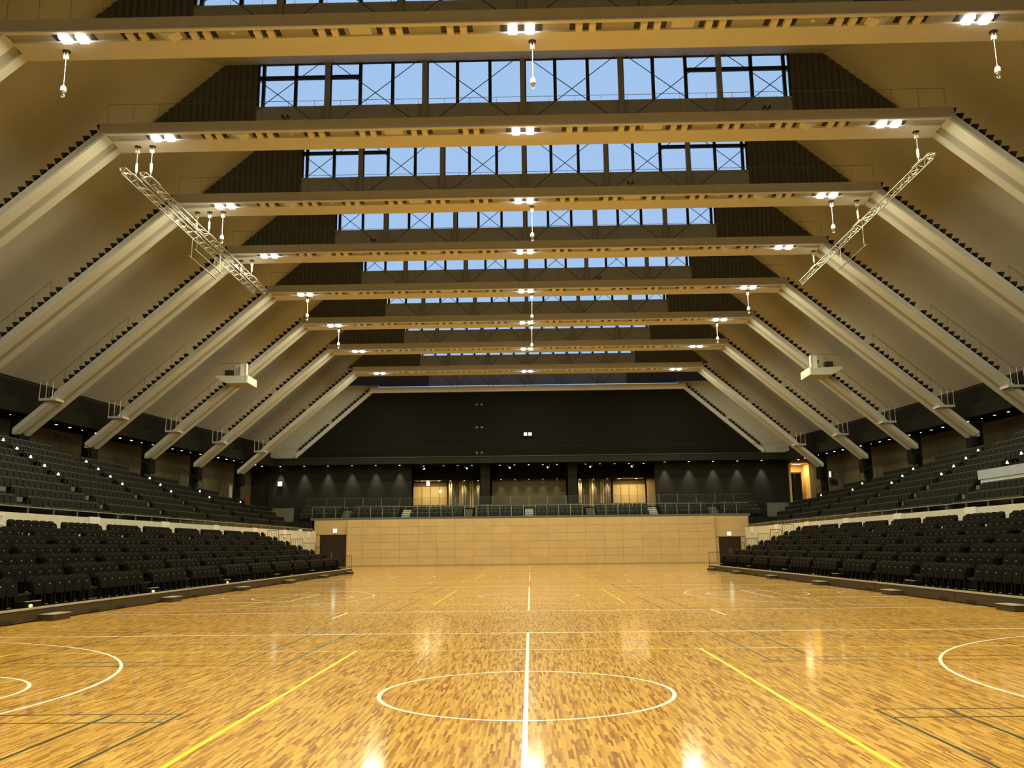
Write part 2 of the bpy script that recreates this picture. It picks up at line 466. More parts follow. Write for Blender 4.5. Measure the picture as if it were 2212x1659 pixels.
def exit_sign(x, y, z, w, h, label, mat=M_EXITW, face=-1, rz=0):
    e = empty('exit_sign', (x, y, z), rz)
    MB().box(-w / 2 - 0.02, w / 2 + 0.02, 0.0, 0.07, -h / 2 - 0.02, h / 2 + 0.02).build('housing', M_WHITEP, e)
    MB().box(-w / 2, w / 2, -0.008, 0.0, -h / 2, h / 2).build('lit_face', mat, e)
    g = MB()
    # running figure and doorway pictogram
    g.box(w * 0.08, w * 0.40, -0.014, -0.009, -h * 0.36, h * 0.36)
    g.tube((-w * 0.18, -0.012, h * 0.24), (-w * 0.17, -0.012, h * 0.25), h * 0.09, 8)
    g.prism([(-w * 0.20, -0.012, h * 0.14), (-w * 0.06, -0.012, h * 0.10), (-w * 0.12, -0.012, -h * 0.14), (-w * 0.24, -0.012, -h * 0.10)], (0, -0.002, 0), (0, 0.003, 0))
    g.prism([(-w * 0.24, -0.012, -h * 0.08), (-w * 0.16, -0.012, -h * 0.10), (-w * 0.30, -0.012, -h * 0.34), (-w * 0.37, -0.012, -h * 0.34)], (0, -0.002, 0), (0, 0.003, 0))
    g.prism([(-w * 0.20, -0.012, -h * 0.08), (-w * 0.12, -0.012, -h * 0.10), (-w * 0.02, -0.012, -h * 0.34), (-w * 0.10, -0.012, -h * 0.34)], (0, -0.002, 0), (0, 0.003, 0))
    g.build('running_figure', M_EXITG, e)
    return tag(e, label, 'exit sign')
exit_sign(-18.95, YWALL - 0.09, 3.43, 0.34, 0.34, 'glowing exit sign above the wide dark double door')
exit_sign(19.25, YWALL - 0.09, 2.75, 0.34, 0.34, 'glowing exit sign above the narrower dark double door')

# ================================================================== FAR TIER, CONCOURSE AND DARK END WALL
ZC = 5.62                                   # concourse floor level
far = MB().box(-21.4, 21.4, YWALL - 0.02, YWALL + 0.55, ZWALL - 0.02, ZWALL + 0.22).build('far_stand', M_AISLE)
tag(far, 'low grey seating tier above the wooden end wall', 'stand')
FR = [(YWALL + 0.55, 4.36), (YWALL + 1.4, 4.76), (YWALL + 2.25, 5.14)]
for k, (y, z) in enumerate(FR):
    MB().box(-24.3, 24.3, y, y + 0.86, z - 0.9, z).build('tier_step', M_STAND_UP, far)
MB().box(-40, 40, YWALL + 3.1, 100, ZC - 0.4, ZC).build('floor_concourse_end', M_STAND_UP)['kind'] = 'structure'
# glass balustrade on the wall head and behind the last row
def balustrade(name, label, x0, x1, y, z0, h, pitch, gaps=(), pw=0.015, gm=None):
    e = empty(name, (0, y, z0))
    n = max(1, round((x1 - x0) / pitch))
    for k in range(n):
        a, b = x0 + (x1 - x0) * k / n, x0 + (x1 - x0) * (k + 1) / n
        if any(g0 < (a + b) / 2 < g1 for g0, g1 in gaps): continue
        MB().box(a + 0.02, b - 0.02, -0.008, 0.008, 0.05, h - 0.03).build('pane', gm or M_BAL, e)
        MB().box(a - pw, a + pw, -pw, pw, 0, h).build('post', M_STEEL, e)
    MB().box(x0, x1, -pw, pw, h - pw, h + pw * 0.5).build('top_rail', M_STEEL if pw > 0.012 else M_RAIL, e)
    return tag(e, label, 'balustrade')
balustrade('glass_balustrade', 'green-tinted glass balustrade along the head of the wooden wall', -21.3, 21.3, YWALL + 0.2, ZWALL + 0.2, 1.05, 1.15)
balustrade('glass_balustrade', 'glass balustrade behind the last row of the low far tier', -22.5, 22.5, YWALL + 3.2, ZC, 1.12, 1.9, (), 0.010, M_GLASS)
AISX = [-18.3, -12.3, -6.1, 0.0, 6.1, 12.3, 18.3]
for ax in AISX:
    steps = abs(ax) in (0.0, 12.3)
    a = empty('aisle_stair', (ax, YWALL + 0.55, 4.36))
    for k in range(5):
        MB().box(-0.42, 0.42, 0.1 + 0.5 * k, 0.62 + 0.5 * k, -0.05, 0.14 + 0.26 * k * 0.93).build('step', M_STEPW if steps else M_AISLE, a)
        MB().box(-0.42, 0.42, 0.095 + 0.5 * k, 0.1 + 0.5 * k, 0.14 + 0.26 * k * 0.93 - 0.16, 0.14 + 0.26 * k * 0.93 - 0.08).build('dark_nosing', M_AISLE, a)  # darker nosing strip sets each step apart
    tag(a, '%s aisle steps of the far tier, %s counting from twin-truss side' % ('white' if steps else 'grey', ORD[AISX.index(ax) + 1]), 'stairs', 'aisle steps of the low far tier')

# seats of the low far tier
def seat_shape(w, h0, hb, ht, lean, pan_h):
    g = MB()
    g.prism([(lean * (v / hb), u, h0 + v) for u, v in rrect(w, hb, 0.1, 3)], (0.0, 0, 0), (0.06, 0, 0))
    return g
def far_seat_mesh():
    g = MB()
    g.prism([(u, 0.10 * v, 0.34 + v) for u, v in rrect(0.43, 0.46, 0.08, 2)], (0, 0, 0), (0, 0.05, 0))
    g.prism([(u, -0.05 + 0.05 * v, 0.30 + v) for u, v in rrect(0.40, 0.36, 0.06, 2)], (0, -0.05, 0), (0, 0.0, 0))
    g.box(-0.03, 0.03, -0.05, 0.05, 0.0, 0.36)
    g1 = len(g.f)
    g.box(-0.16, 0.16, 0.035, 0.10, 0.785, 0.80).box(-0.13, 0.13, -0.075, -0.05, 0.60, 0.625)
    m = g.mesh('far_tier_seat', M_FSEAT); m.materials.append(M_LIP)
    for p in list(m.polygons)[g1:]: p.material_index = 1
    return m
fsm = far_seat_mesh()
for k, (y, z) in enumerate(FR):
    cnt = 0
    for bi in range(len(AISX) + 1):
        x0 = (AISX[bi - 1] + 0.5) if bi > 0 else -22.9
        x1 = (AISX[bi] - 0.5) if bi < len(AISX) else 22.9
        nn = int((x1 - x0) / 0.47)
        st = x0 + ((x1 - x0) - nn * 0.47) / 2
        bw = ('between two aisles beside the court axis' if bi in (3, 4) else 'in the block before a lit lobby' if bi in (2, 5) else 'in the block beyond the lit lobbies' if bi in (1, 6) else 'in the short end block')
        for j in range(nn):
            o = link('far_tier_seat', fsm, None, (st + 0.47 * (j + 0.5), y + 0.42, z + 0.003))
            cnt += 1
            tag(o, 'dark green seat, number %s counting from twin-truss side, %s row of far tier' % (num(cnt), ORD[k + 1]), 'seat', 'dark green seats of the low far tier, row %s' % NUM[k + 1])

# the dark wall above, with its ledge, recesses and columns
YE = 91.2
zt = 17.9
def xg(z): return XF[8] + (ZF[8] - z) / SL + 0.3
gab = MB().prism([(-xg(10.9), YGAB + 0.3, 10.9), (xg(10.9), YGAB + 0.3, 10.9), (xg(zt), YGAB + 0.3, zt), (-xg(zt), YGAB + 0.3, zt)], (0, 0, 0), (0, 0.4, 0))
for s in (-1, 1):
    MB().prism([(s * xg(10.9), YGAB + 0.32, 10.9), (s * Xroof(YGAB, 10.9), YGAB + 0.32, 10.9), (s * Xroof(YGAB, 18.6), YGAB + 0.32, 18.6), (s * xg(18.6), YGAB + 0.32, 18.6)], (0, 0, 0), (0, 0.38, 0)).build('wall_gable_side', M_WHITE)['kind'] = 'structure'
gw = gab.build('wall_gable', M_BLACK); tag(gw, kind='structure')
MB().box(-17, 17, YGAB + 0.3, YGAB + 2.0, 17.75, 17.9).build('ceiling_gable_ledge', M_SILL)['kind'] = 'structure'
tr = MB().box(-27.0, 27.0, YGAB - 0.25, YGAB + 0.35, 10.22, 10.95).build('trim_1', M_DARK); tag(tr, kind='structure')
MB().box(-27.0, 27.0, YGAB - 0.32, YGAB - 0.25, 10.86, 10.95).build('ledge_lip', pr('ledge_lip_grey', (0.03, 0.029, 0.026), 0.6), tr)
MB().tube((-27, YGAB - 0.2, 11.9), (27, YGAB - 0.2, 11.9), 0.012).build('ledge_rail', M_CAP, tr)
MB().box(-40, 40, YGAB + 0.3, 100, 10.22, 10.5).build('ceiling_concourse_end', M_BLACK)['kind'] = 'structure'
OL, OR = -12.25, 13.1
MB().box(-27.3, OL, YE, YE + 0.3, ZC, 10.25).build('wall_end_dark_a', M_DARK)['kind'] = 'structure'
MB().box(OR, 26.9, YE, YE + 0.3, ZC, 10.25).build('wall_end_dark_b', M_DARK)['kind'] = 'structure'
YR = 96.5
MB().box(-42, 42, 100, 100.3, 4, 13).build('wall_lobby_back', M_BLACK)['kind'] = 'structure'
MB().box(OL - 1.4, OL - 1.1, YE + 0.3, YR, ZC, 10.25).build('wall_lobby_side_a', M_DARK)['kind'] = 'structure'
MB().box(OR + 1.0, OR + 1.3, YE + 0.3, YR, ZC, 10.25).build('wall_lobby_side_b', M_DARK)['kind'] = 'structure'
MB().box(OL - 1.4, OR + 1.4, YE + 2.4, YR + 3, 8.85, 10.22).build('ceiling_lobby', M_BLACK)['kind'] = 'structure'
for sx in (-4.55, 4.55):
    c = MB().box(sx - 0.48, sx + 0.48, YE - 0.1, YE + 0.9, ZC, 10.25).build('column', M_DARK); tag(c, kind='structure')
    MB().box(sx - 0.5, sx + 0.5, YE - 0.12, YE + 0.92, ZC, ZC + 0.2).build('base', M_BLACK, c)
# lobby back walls: lit pale panels, ribbed timber, dim olive centre
for s in (-1, 1):
    xa, xb_ = (-12.75, -8.95) if s < 0 else (9.15, 12.75)
    lw = MB().box(xa, xb_, YR, YR + 0.1, ZC, 8.85).build('wall_lobby_lit', M_JOINT); tag(lw, kind='structure')
    for k in range(4):
        w_ = (xb_ - xa) / 4
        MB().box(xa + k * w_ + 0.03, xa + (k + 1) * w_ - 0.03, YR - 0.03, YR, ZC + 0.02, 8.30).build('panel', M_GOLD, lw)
    MB().box(min(xb_ if s < 0 else xa, (xb_ if s < 0 else xa) + s * -0.35), max(xb_ if s < 0 else xa, (xb_ if s < 0 else xa) - s * 0.35), YR - 0.6, YR + 0.1, ZC, 8.85).build('wall_lobby_pier', M_BLACK)['kind'] = 'structure'
    ra, rb = (-8.75, -5.3) if s < 0 else (5.3, 8.85)
    rw = MB().box(ra, rb, YR - 1.2, YR - 1.1, ZC, 8.85).build('wall_ribbed', pr('ribbed_timber', (0.32, 0.26, 0.13), 0.6, var=0.15, scale=5)); tag(rw, kind='structure')
    for k in range(15):
        x = ra + (rb - ra) * (k + 0.5) / 15
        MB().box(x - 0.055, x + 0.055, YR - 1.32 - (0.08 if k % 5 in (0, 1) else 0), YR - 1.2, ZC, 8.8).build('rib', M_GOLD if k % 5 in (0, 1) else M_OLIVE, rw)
    if s > 0:
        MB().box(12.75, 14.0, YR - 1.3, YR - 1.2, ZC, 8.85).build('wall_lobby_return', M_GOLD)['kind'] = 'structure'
MB().box(-4.0, 4.0, YR - 2.0, YR - 1.9, ZC, 8.85).build('wall_lobby_olive', pr('olive_dim', (0.17, 0.14, 0.08), 0.8, var=0.1))['kind'] = 'structure'
def area(name, loc, sx, sy, power, col, rot=(0, 0, 0), spread=180, parent=None):
    l = bpy.data.lights.new(name, 'AREA'); l.shape = 'RECTANGLE'; l.size = sx; l.size_y = sy; l.energy = power; l.color = col
    l.spread = math.radians(spread)
    o = link(name, l, parent, loc); o.rotation_euler = rot
    return o
def spot(name, loc, power, col, size=70, blend=0.9, rot=(0, 0, 0), parent=None, r=0.04):
    l = bpy.data.lights.new(name, 'SPOT'); l.energy = power; l.color = col; l.spot_size = math.radians(size); l.spot_blend = blend; l.shadow_soft_size = r
    o = link(name, l, parent, loc); o.rotation_euler = rot
    return o
dl_ring = MB().lathe((0, 0, 0), [(0.10, 0.0), (0.13, 0.0), (0.13, 0.02), (0.10, 0.02)], 12).mesh('ring', M_WHITEP)
dl_lens = MB().lathe((0, 0, 0), [(0.10, -0.005), (0.10, 0.015)], 12).mesh('lens', M_DOWN)
sp_lens = MB().lathe((0, 0, 0), [(0.09, -0.005), (0.09, 0.015)], 12).mesh('lens', M_SPOT)
def downlight(x, y, z, label, group, lens=dl_lens, sc=1.0, power=0, size=70, col=(1, 0.86, 0.62), rot=(0, 0, 0)):
    e = empty('downlight', (x, y, z - 0.02)); e.scale = (sc, sc, sc)
    link('ring', dl_ring, e); link('lens', lens, e)
    if power: spot('downlight_beam', (0, 0, -0.06), power, col, size, 0.9, rot, e)
    return tag(e, label, 'downlight', group)
for k in range(6):
    downlight(-25.95 + 2.50 * k, YE - 0.38, 10.22, '%s lit downlight from the lit lobby, over the dark wall under the ledge, twin-truss side' % ORD[6 - k], 'downlights over the dark end wall', sp_lens, 1.0, 800, 54)
for k in range(5):
    downlight(14.1 + 2.50 * k, YE - 0.38, 10.22, '%s lit downlight from the lit lobby, over the dark wall under the ledge, single-truss side' % ORD[k + 1], 'downlights over the dark end wall', sp_lens, 1.0, 800, 54)
for k, x in enumerate((-11.1, -9.0, -7.5, -6.0, -3.05, -1.5, 0.0, 1.5, 3.0, 6.0, 7.5, 9.05, 10.55, 12.1)):
    bay = 'twin-truss side' if k < 4 else 'centre bay' if k < 9 else 'single-truss side'
    downlight(x, YE + 1.0, 10.22, 'small lit downlight in lobby soffit, number %s counting from twin-truss side' % num(k + 1), 'soffit downlights before the lobby', sp_lens, 0.9)
def track_spot(x, y, z, tilt, label, group):
    e = empty('track_spotlight', (x, y, z))
    MB().tube((0, 0, 0), (0, 0, -0.18), 0.02).build('stem', M_WHITEP, e)
    MB().tube((0, 0, -0.18), (tilt * 0.22, -0.1, -0.36), 0.08, 10, 0.11).build('head', M_WHITEP, e)
    MB().tube((tilt * 0.22, -0.1, -0.36), (tilt * 0.225, -0.103, -0.364), 0.10, 10).build('lens', M_SPOT, e)
    return tag(e, label, 'spotlight', group)
for x, t in ((-11.2, 1), (-6.7, 1), (-2.2, 1), (2.2, -1), (6.65, -1), (11.0, -1)):
    w_ = 'outermost' if abs(x) > 10 else 'middle' if abs(x) > 5 else 'innermost'
    track_spot(x, YE + 0.55, 10.22, t, 'tilted white track spotlight, %s of three, before the lobby, %s' % (w_, SIDE[1 if x > 0 else -1]), 'track spotlights, %s pair' % w_)
for s in (-1, 1):
    for k, x in enumerate((8.5, 7.0, 5.5)):
        downlight(s * x, YR - 1.55, 8.85, 'downlight grazing the ribbed timber wall, %s from the column, %s' % (ORD[3 - k], SIDE[s]), 'downlights on the ribbed timber walls, %s from column' % ORD[3 - k], sp_lens, 0.8, 420, 60)
    for k, x in enumerate((9.8, 11.6)):
        downlight(s * x, YR - 1.5, 8.85, 'lobby downlight before the pale lit panels, %s from black pier, %s' % (ORD[k + 1], SIDE[s]), 'downlights before the pale lobby panels, %s from pier' % ORD[k + 1], dl_lens, 0.8, 60, 120)
    area('lobby_fill_light', (s * 10.9, YR - 1.6, 8.8), 2.8, 1.6, 95, (1.0, 0.80, 0.47))  # fill light added to brighten the pale lobby panels
    e = empty('lobby_fill_panel', (s * 10.9, YR - 1.6, 8.83)); MB().box(-1.45, 1.45, -0.85, 0.85, 0, 0.02).build('frame', M_WHITEP, e)  # plain panel added over the fill light
    tag(e, 'flat panel of an added fill light above the pale lobby panels, %s' % SIDE[s], 'ceiling light', 'added lobby fill light panels')
for k in range(5):
    downlight(-3.0 + 1.5 * k, YR - 2.4, 8.85, 'dim downlight over the olive wall, number %s counting from twin-truss side' % num(k + 1), 'downlights over the olive centre wall', sp_lens, 0.7, 60, 66)
for x, lab in ((-11.0, 'white emergency lamp hanging before the pale lobby panels, twin-truss side'), ):
    e = empty('emergency_lamp', (x, YR - 1.0, 8.55)); MB().box(-0.17, 0.17, -0.08, 0.08, -0.21, 0.21).build('housing', M_WHITEP, e); MB().box(-0.15, 0.15, -0.09, -0.08, -0.18, 0.18).build('lit_face', M_EXITW, e); MB().tube((0, 0, 0.2), (0, 0, 0.31), 0.02).build('stem', M_WHITEP, e); tag(e, lab, 'lamp')
# round paper lantern-like wall light reflected in the lobby
e = empty('globe_lamp', (-9.75, YR - 0.2, 7.75)); MB().lathe((0, 0, 0), [(0.02, -0.14), (0.1, -0.1), (0.14, 0), (0.1, 0.1), (0.02, 0.14)], 12).build('globe', M_EXITW, e); MB().box(-0.04, 0.04, 0.1, 0.18, -0.04, 0.04).build('bracket', M_WHITEP, e)
tag(e, 'round glowing wall lamp on the pale lobby panels', 'wall lamp')
# white double display high on the black gable
e = empty('display_board', (-0.05, YGAB + 0.15, 13.2))
MB().box(-0.55, 0.55, -0.02, 0.12, -0.3, 0.3).build('housing', M_BLACK, e)
for s in (-1, 1):
    MB().box(s * 0.23 - 0.16, s * 0.23 + 0.16, -0.03, -0.02, -0.15, 0.15).build('lit_face', M_SIGNW, e)
tag(e, 'small white lit double sign high on the black gable wall', 'sign')
M_DOT = pr('vent_grey', (0.12, 0.14, 0.15), 0.5)
for x, z, wd in ((-5.1, 16.4, 'upper'), (-5.1, 14.0, 'middle'), (-5.1, 11.35, 'lower')):
    for s in (-1, 1):
        o = MB().lathe((0, 0, 0), [(0.02, 0.0), (0.12, 0.02), (0.16, 0.10)], 10).build('wall_nozzle', M_DOT, None, (x + s * 0.26, YGAB + 0.28, z))
        o.rotation_euler = (math.radians(-90), 0, 0)
        tag(o, 'round grey wall nozzle, %s of the %s pair on the black gable' % ('inner' if s > 0 else 'outer', wd), 'nozzle', 'gable nozzles, %s pair' % wd)

# ================================================================== ROOF SHELL
ris_y = {i: YF[i] + RIS for i in range(0, 8)}; ris_y[8] = YGAB + 1.6
bays = [(YNEAR, ris_y[0], 27.8, SILL[0] + WINH[0])] + [(ris_y[i], ris_y[i + 1], SILL[i] - 1.1, SILL[i + 1] + WINH[i + 1]) for i in range(0, 8)]
for k, (ya, yb, za, zb) in enumerate(bays):
    steps = np.linspace(ya, yb, 4 if k else 10)
    for s in (-1, 1):
        g = MB()
        for a, b in zip(steps[:-1], steps[1:]):
            e_ = 0.17 if b == steps[-1] else 0.0
            ta = za + (zb - za) * (a - ya) / (yb - ya); tb = za + (zb - za) * (b - ya) / (yb - ya)
            z0 = ZROOF0 - 0.9
            g.add([(s * Xroof(a, z0), a, z0), (s * Xroof(b, z0), b + e_, z0), (s * Xroof(b, tb), b + e_, tb), (s * Xroof(a, ta), a, ta)], [(0, 1, 2, 3)])
        g.build('ceiling_slope', M_WHITE)['kind'] = 'structure'
    MB().add([(-Xroof(ya, za) - 0.05, ya, za), (Xroof(ya, za) + 0.05, ya, za), (Xroof(yb, zb) + 0.12, yb + 0.2, zb), (-Xroof(yb, zb) - 0.12, yb + 0.2, zb)], [(0, 1, 2, 3)]).build('ceiling_bay', M_WHITE)['kind'] = 'structure'
MB().add([(-45, YNEAR, -0.3), (45, YNEAR, -0.3), (45, YNEAR, 30), (-45, YNEAR, 30)], [(0, 1, 2, 3)]).build('wall_near', M_DARK)['kind'] = 'structure'

# ---- stepped clerestory windows
for i in range(0, 9):
    y = ris_y[i]; zs = SILL[i]; hw = HALF[i]; h = WINH[i]; bay = hw / 2.73; pane_w = bay / 3
    zt = zs + h; zb0 = zs - 1.15
    win = MB().box(-hw, hw, y, y + 0.12, zb0, zs).build('window_%d' % (9 - i), M_SILL); tag(win, kind='structure')
    # head and jamb frame
    MB().box(-hw, hw, y - 0.02, y + 0.10, zt - 0.12, zt).build('head_frame', M_FRAME, win)
    MB().box(-hw, hw, y - 0.06, y + 0.10, zs - 0.03, zs + 0.03).build('sill_strip', M_SILL, win)
    for s in (-1, 1):
        MB().box(s * hw, s * (hw - 0.10), y - 0.02, y + 0.10, zs, zt).build('jamb', M_FRAME, win)
    edges = [-hw + 0.05] + [pane_w * k for k in range(-8, 9)] + [hw - 0.05]
    for a, b in zip(edges[:-1], edges[1:]):
        MB().box(a + 0.03, b - 0.03, y + 0.03, y + 0.045, zs + 0.02, zt - 0.1).build('pane', M_GLASS, win)
    for k in range(-8, 9):
        x = pane_w * k
        if k % 3 == 0:
            MB().box(x - 0.13, x + 0.13, y - 0.24, y + 0.02, zb0, zt).build('post', M_POST, win)
            MB().box(x + 0.10, x + 0.19, y - 0.02, y + 0.08, zs, zt).build('mullion', M_FRAME, win)
        else:
            MB().box(x - 0.085, x + 0.085, y - 0.05, y + 0.09, zs, zt).build('mullion', M_FRAME, win)
    for s in (-1, 1):           # opening lights with a transom in the outer panes
        for a, b in ((8, 8.19), (7, 8), (6, 7), (5, 6)):
            MB().box(s * a * pane_w, s * b * pane_w, y - 0.05, y + 0.09, zt - 0.98, zt - 0.78).build('transom', M_FRAME, win)
    for k in range(-3, 3):      # crossed bracing rods over each bay
        a, b = bay * k, bay * (k + 1)
        la, lb = max(a, -hw), min(b, hw)
        def zz(x, up): 
            t = (x - a) / (b - a)
            return zs - 1.47 + 4.08 * (t if up else 1 - t)
        for up in (True, False):
            p0 = (la, y - 0.30, zz(la, up)); p1 = (lb, y - 0.30, zz(lb, up))
            # end the rod at the window head
            def cutz(pa, pb):
                if pb[2] > zt:
                    t = (zt - pa[2]) / (pb[2] - pa[2]); return tuple(pa[j] + (pb[j] - pa[j]) * t for j in range(3))
                return pb
            p1 = cutz(p0, p1); p0 = cutz(p1, p0)
            MB().tube(p0, p1, 0.022, 5).build('brace_rod', M_ROD, win)
    for s in (-1, 1):
        # corrugated side panels, cut by the roof slope
        g = MB(); x = hw + 0.0; k = 0
        while x < Xroof(y, zb0):
            x1 = x + 0.16
            ztop = min(zt + 0.3, Zb(y) + (Xb(y) + ROFF - x) * SL + 0.35)
            if ztop <= zb0 + 0.02: break
            dy = 0.07 if k % 2 else 0.0
            g.box(s * x, s * x1, y + dy, y + 0.14, zb0, ztop)
            x = x1; k += 1
        tag(g.build('corrugated_panel', M_CORR, win), kind='stuff')
    MB().box(-Xroof(y, zb0), -hw, y + 0.14, y + 0.16, zb0, zb0 + 0.05).build('flashing', M_CORR, win)
    MB().box(hw, Xroof(y, zb0), y + 0.14, y + 0.16, zb0, zb0 + 0.05).build('flashing', M_CORR, win)

# ================================================================== PORTAL FRAMES
tread_mesh = MB().prism([(-0.17, 0, 0.10), (0.15, 0, 0.10), (0.05, 0, -0.15)], (0, 0, 0), (0, 0.72, 0)).mesh('tread', M_TREAD)
def leg_pts(i, s, u, t):
    return (s * (XF[i] + u * CA + t * SA), ZF[i] - u * SA + t * CA)
def leg_prism(i, s, y0, y1, t0, t1, u0, cutx, ztop=None):
    def uL(t): return (cutx - XF[i] - t * SA) / CA
    P = [(u0, t0), (uL(t0), t0), (uL(t1), t1), (u0, t1)]
    pts = [(leg_pts(i, s, u, t)[0], 0, leg_pts(i, s, u, t)[1]) for u, t in P]
    return MB().prism(pts, (0, y0, 0), (0, y1, 0))
for i in FI:
    y, Z, X = YF[i], ZF[i], XF[i]
    fr = empty('portal_frame', (0, 0, 0))
    lab = 'cream portal frame of beam and sloping legs, %s from the dark end wall' % ORD[8 - i] if i < 8 else 'cream portal frame lying against the dark end wall'
    tag(fr, lab, 'roof frame', 'cream portal frames of the roof')
    MB().box(-X - 0.28, X + 0.28, y - 0.02, y + 0.06, Z + 0.07, Z + 0.58).build('fascia', M_STRINGER if i < 8 else M_LEG, fr)
    MB().box(-X - 0.12, X + 0.12, y - 0.07, y + 0.10, Z + 0.02, Z + 0.075).build('lip', M_BEAM, fr)
    if i < 8:
        MB().box(-X, X, y + 0.10, y + 0.62, Z + 0.10, Z + 0.14).build('service_strip', M_STRIP, fr)
        MB().box(-X, X, y + 0.62, y + 1.85, Z, Z + 0.45).build('soffit', M_BEAM, fr)
        MB().box(-X - 0.2, X + 0.2, y + 0.06, y + 1.85, Z + 0.50, Z + 0.58).build('deck', M_STRINGER, fr)
    else:
        MB().box(-X, X, y + 0.06, y + 0.35, Z, Z + 0.5).build('soffit', M_BEAM, fr)
    if i >= 0 and i < 8:
        rz = Z + 0.58 + 1.0
        r = MB().tube((-X, y + 0.12, rz), (X, y + 0.12, rz), 0.012, 5).build('beam_rail', M_RAIL, fr)
        g = MB(); x = -X
        while x <= X + 0.01:
            g.tube((x, y + 0.12, Z + 0.5), (x, y + 0.12, rz), 0.009, 4); x += X / 16
        tag(g.build('rail_stanchion', M_RAIL, fr), kind='stuff')
    for s in (-1, 1):
        xf = Xfoot(y) if i < 8 else XF[8] + (ZF[8] - 10.9) / SL
        leg = leg_prism(i, s, y, y + (0.75 if i < 8 else 0.3), 0.0, 0.27, -0.05, xf).build('leg', M_LEG, fr)
        leg_prism(i, s, y - 0.05, y, 0.05, 0.33, -0.1, xf - (2.4 if i < 8 else 0)).build('stair_stringer', M_STRINGER, leg)
        if i < 8:
            leg_prism(i, s, y + 0.75, y + 1.30, 0.14, 0.27, 0.05, xf).build('web', M_WEB, leg)
            leg_prism(i, s, y + 1.30, y + 1.75, 0.0, 0.27, 0.0, xf).build('far_flange', M_LEG, leg)
        if i >= 0:
            # open stair treads up the leg
            n_t = int((Z - 11.2) / 0.27)
            for k in range(n_t):
                if k == int(n_t * 0.56): continue
                xx = X + 0.28 + 0.31 * k; zz_ = Z + 0.45 - 0.27 * k
                link('tread', tread_mesh, leg, (s * xx if s > 0 else s * xx, y, zz_), 0).scale = (s, 1, 1)
        if i >= 0 and i < 8:
            # rail along the lower half of the stair, landing bracket
            u0, u1 = (Z - 15.2) / SA, (Z - 11.2) / SA
            a = leg_pts(i, s, u0, 1.15); b = leg_pts(i, s, u1, 1.15)
            MB().tube((a[0], y + 0.1, a[1]), (b[0], y + 0.1, b[1]), 0.018, 5).build('stair_rail', M_RAIL, leg)
            for k in range(6):
                u = u0 + (u1 - u0) * k / 5
                a = leg_pts(i, s, u, 1.15)
                MB().tube((a[0], y + 0.1, a[1]), (a[0], y + 0.1, a[1] - 1.05), 0.012, 4).build('rail_post', M_RAIL, leg)
            lx = s * (X + (Z - 11.0) / SL)
            ld = MB().box(lx - s * 0.1, lx + s * 0.95, y - 0.25, y + 0.75, 10.80, 10.95).build('landing', M_STRINGER, leg)
            for dx in (0.1, 0.5, 0.9):
                MB().tube((lx + s * dx, y - 0.25, 10.9), (lx + s * dx, y - 0.25, 12.0), 0.02, 5).build('landing_post', M_STEEL, ld)
            MB().tube((lx + s * 0.1, y - 0.25, 12.0), (lx + s * 0.9, y - 0.25, 12.0), 0.02, 5).build('landing_rail', M_STEEL, ld)
    if i < 8:
        for s in (-1, 1):
            xf = Xfoot(y)
            c = MB().box(s * (xf - 0.02), s * (xf + 0.5), y + 0.55, y + 1.15, ZC, ZCEIL).build('column', M_BLACK); tag(c, kind='structure')
            MB().box(s * (xf - 0.32), s * (xf + 0.02), y + 0.35, y + 1.35, ZFOOT - 1.1, ZFOOT + 0.02).build('corbel', M_BLACK, c)

# ---- lamp pairs in the service strip: three lit on each beam in view, the rest dark
back_mesh = MB().box(-0.60, 0.60, -0.25, 0.25, 0.0, 0.02).mesh('recess_panel', M_CAP)
lamp_mesh = MB().prism([(-0.14, -0.22, 0), (0.14, -0.22, 0), (0.14, 0.22, 0), (-0.14, 0.22, 0)], (0, 0, 0), (0, 0, -0.02)).hexa([(-0.14, -0.22, -0.02), (0.14, -0.22, -0.02), (0.14, 0.22, -0.02), (-0.14, 0.22, -0.02)], [(-0.12, -0.19, -0.12), (0.12, -0.19, -0.12), (0.12, 0.19, -0.12), (-0.12, 0.19, -0.12)]).mesh('lamp', M_LAMPOFF)
lampon_mesh = lamp_mesh.copy(); lampon_mesh.materials.clear(); lampon_mesh.materials.append(M_LAMPON)
hatch_mesh = MB().box(-0.42, 0.42, -0.25, 0.22, -0.05, 0.0).mesh('panel', M_BEAM)
speak_mesh = MB().prism([(-0.5, 0, 0.0), (0.5, 0, 0.0), (0.62, 0, -0.06), (0.05, 0, -0.26)], (0, -0.24, 0), (0, 0.22, 0)).mesh('horn_body', M_BEAM)
flood_light = bpy.data.lights.new('flood_light', 'AREA')
flood_light.shape = 'RECTANGLE'; flood_light.size = 1.2; flood_light.size_y = 0.45; flood_light.energy = FLOOD_W; flood_light.color = FLOOD_COL
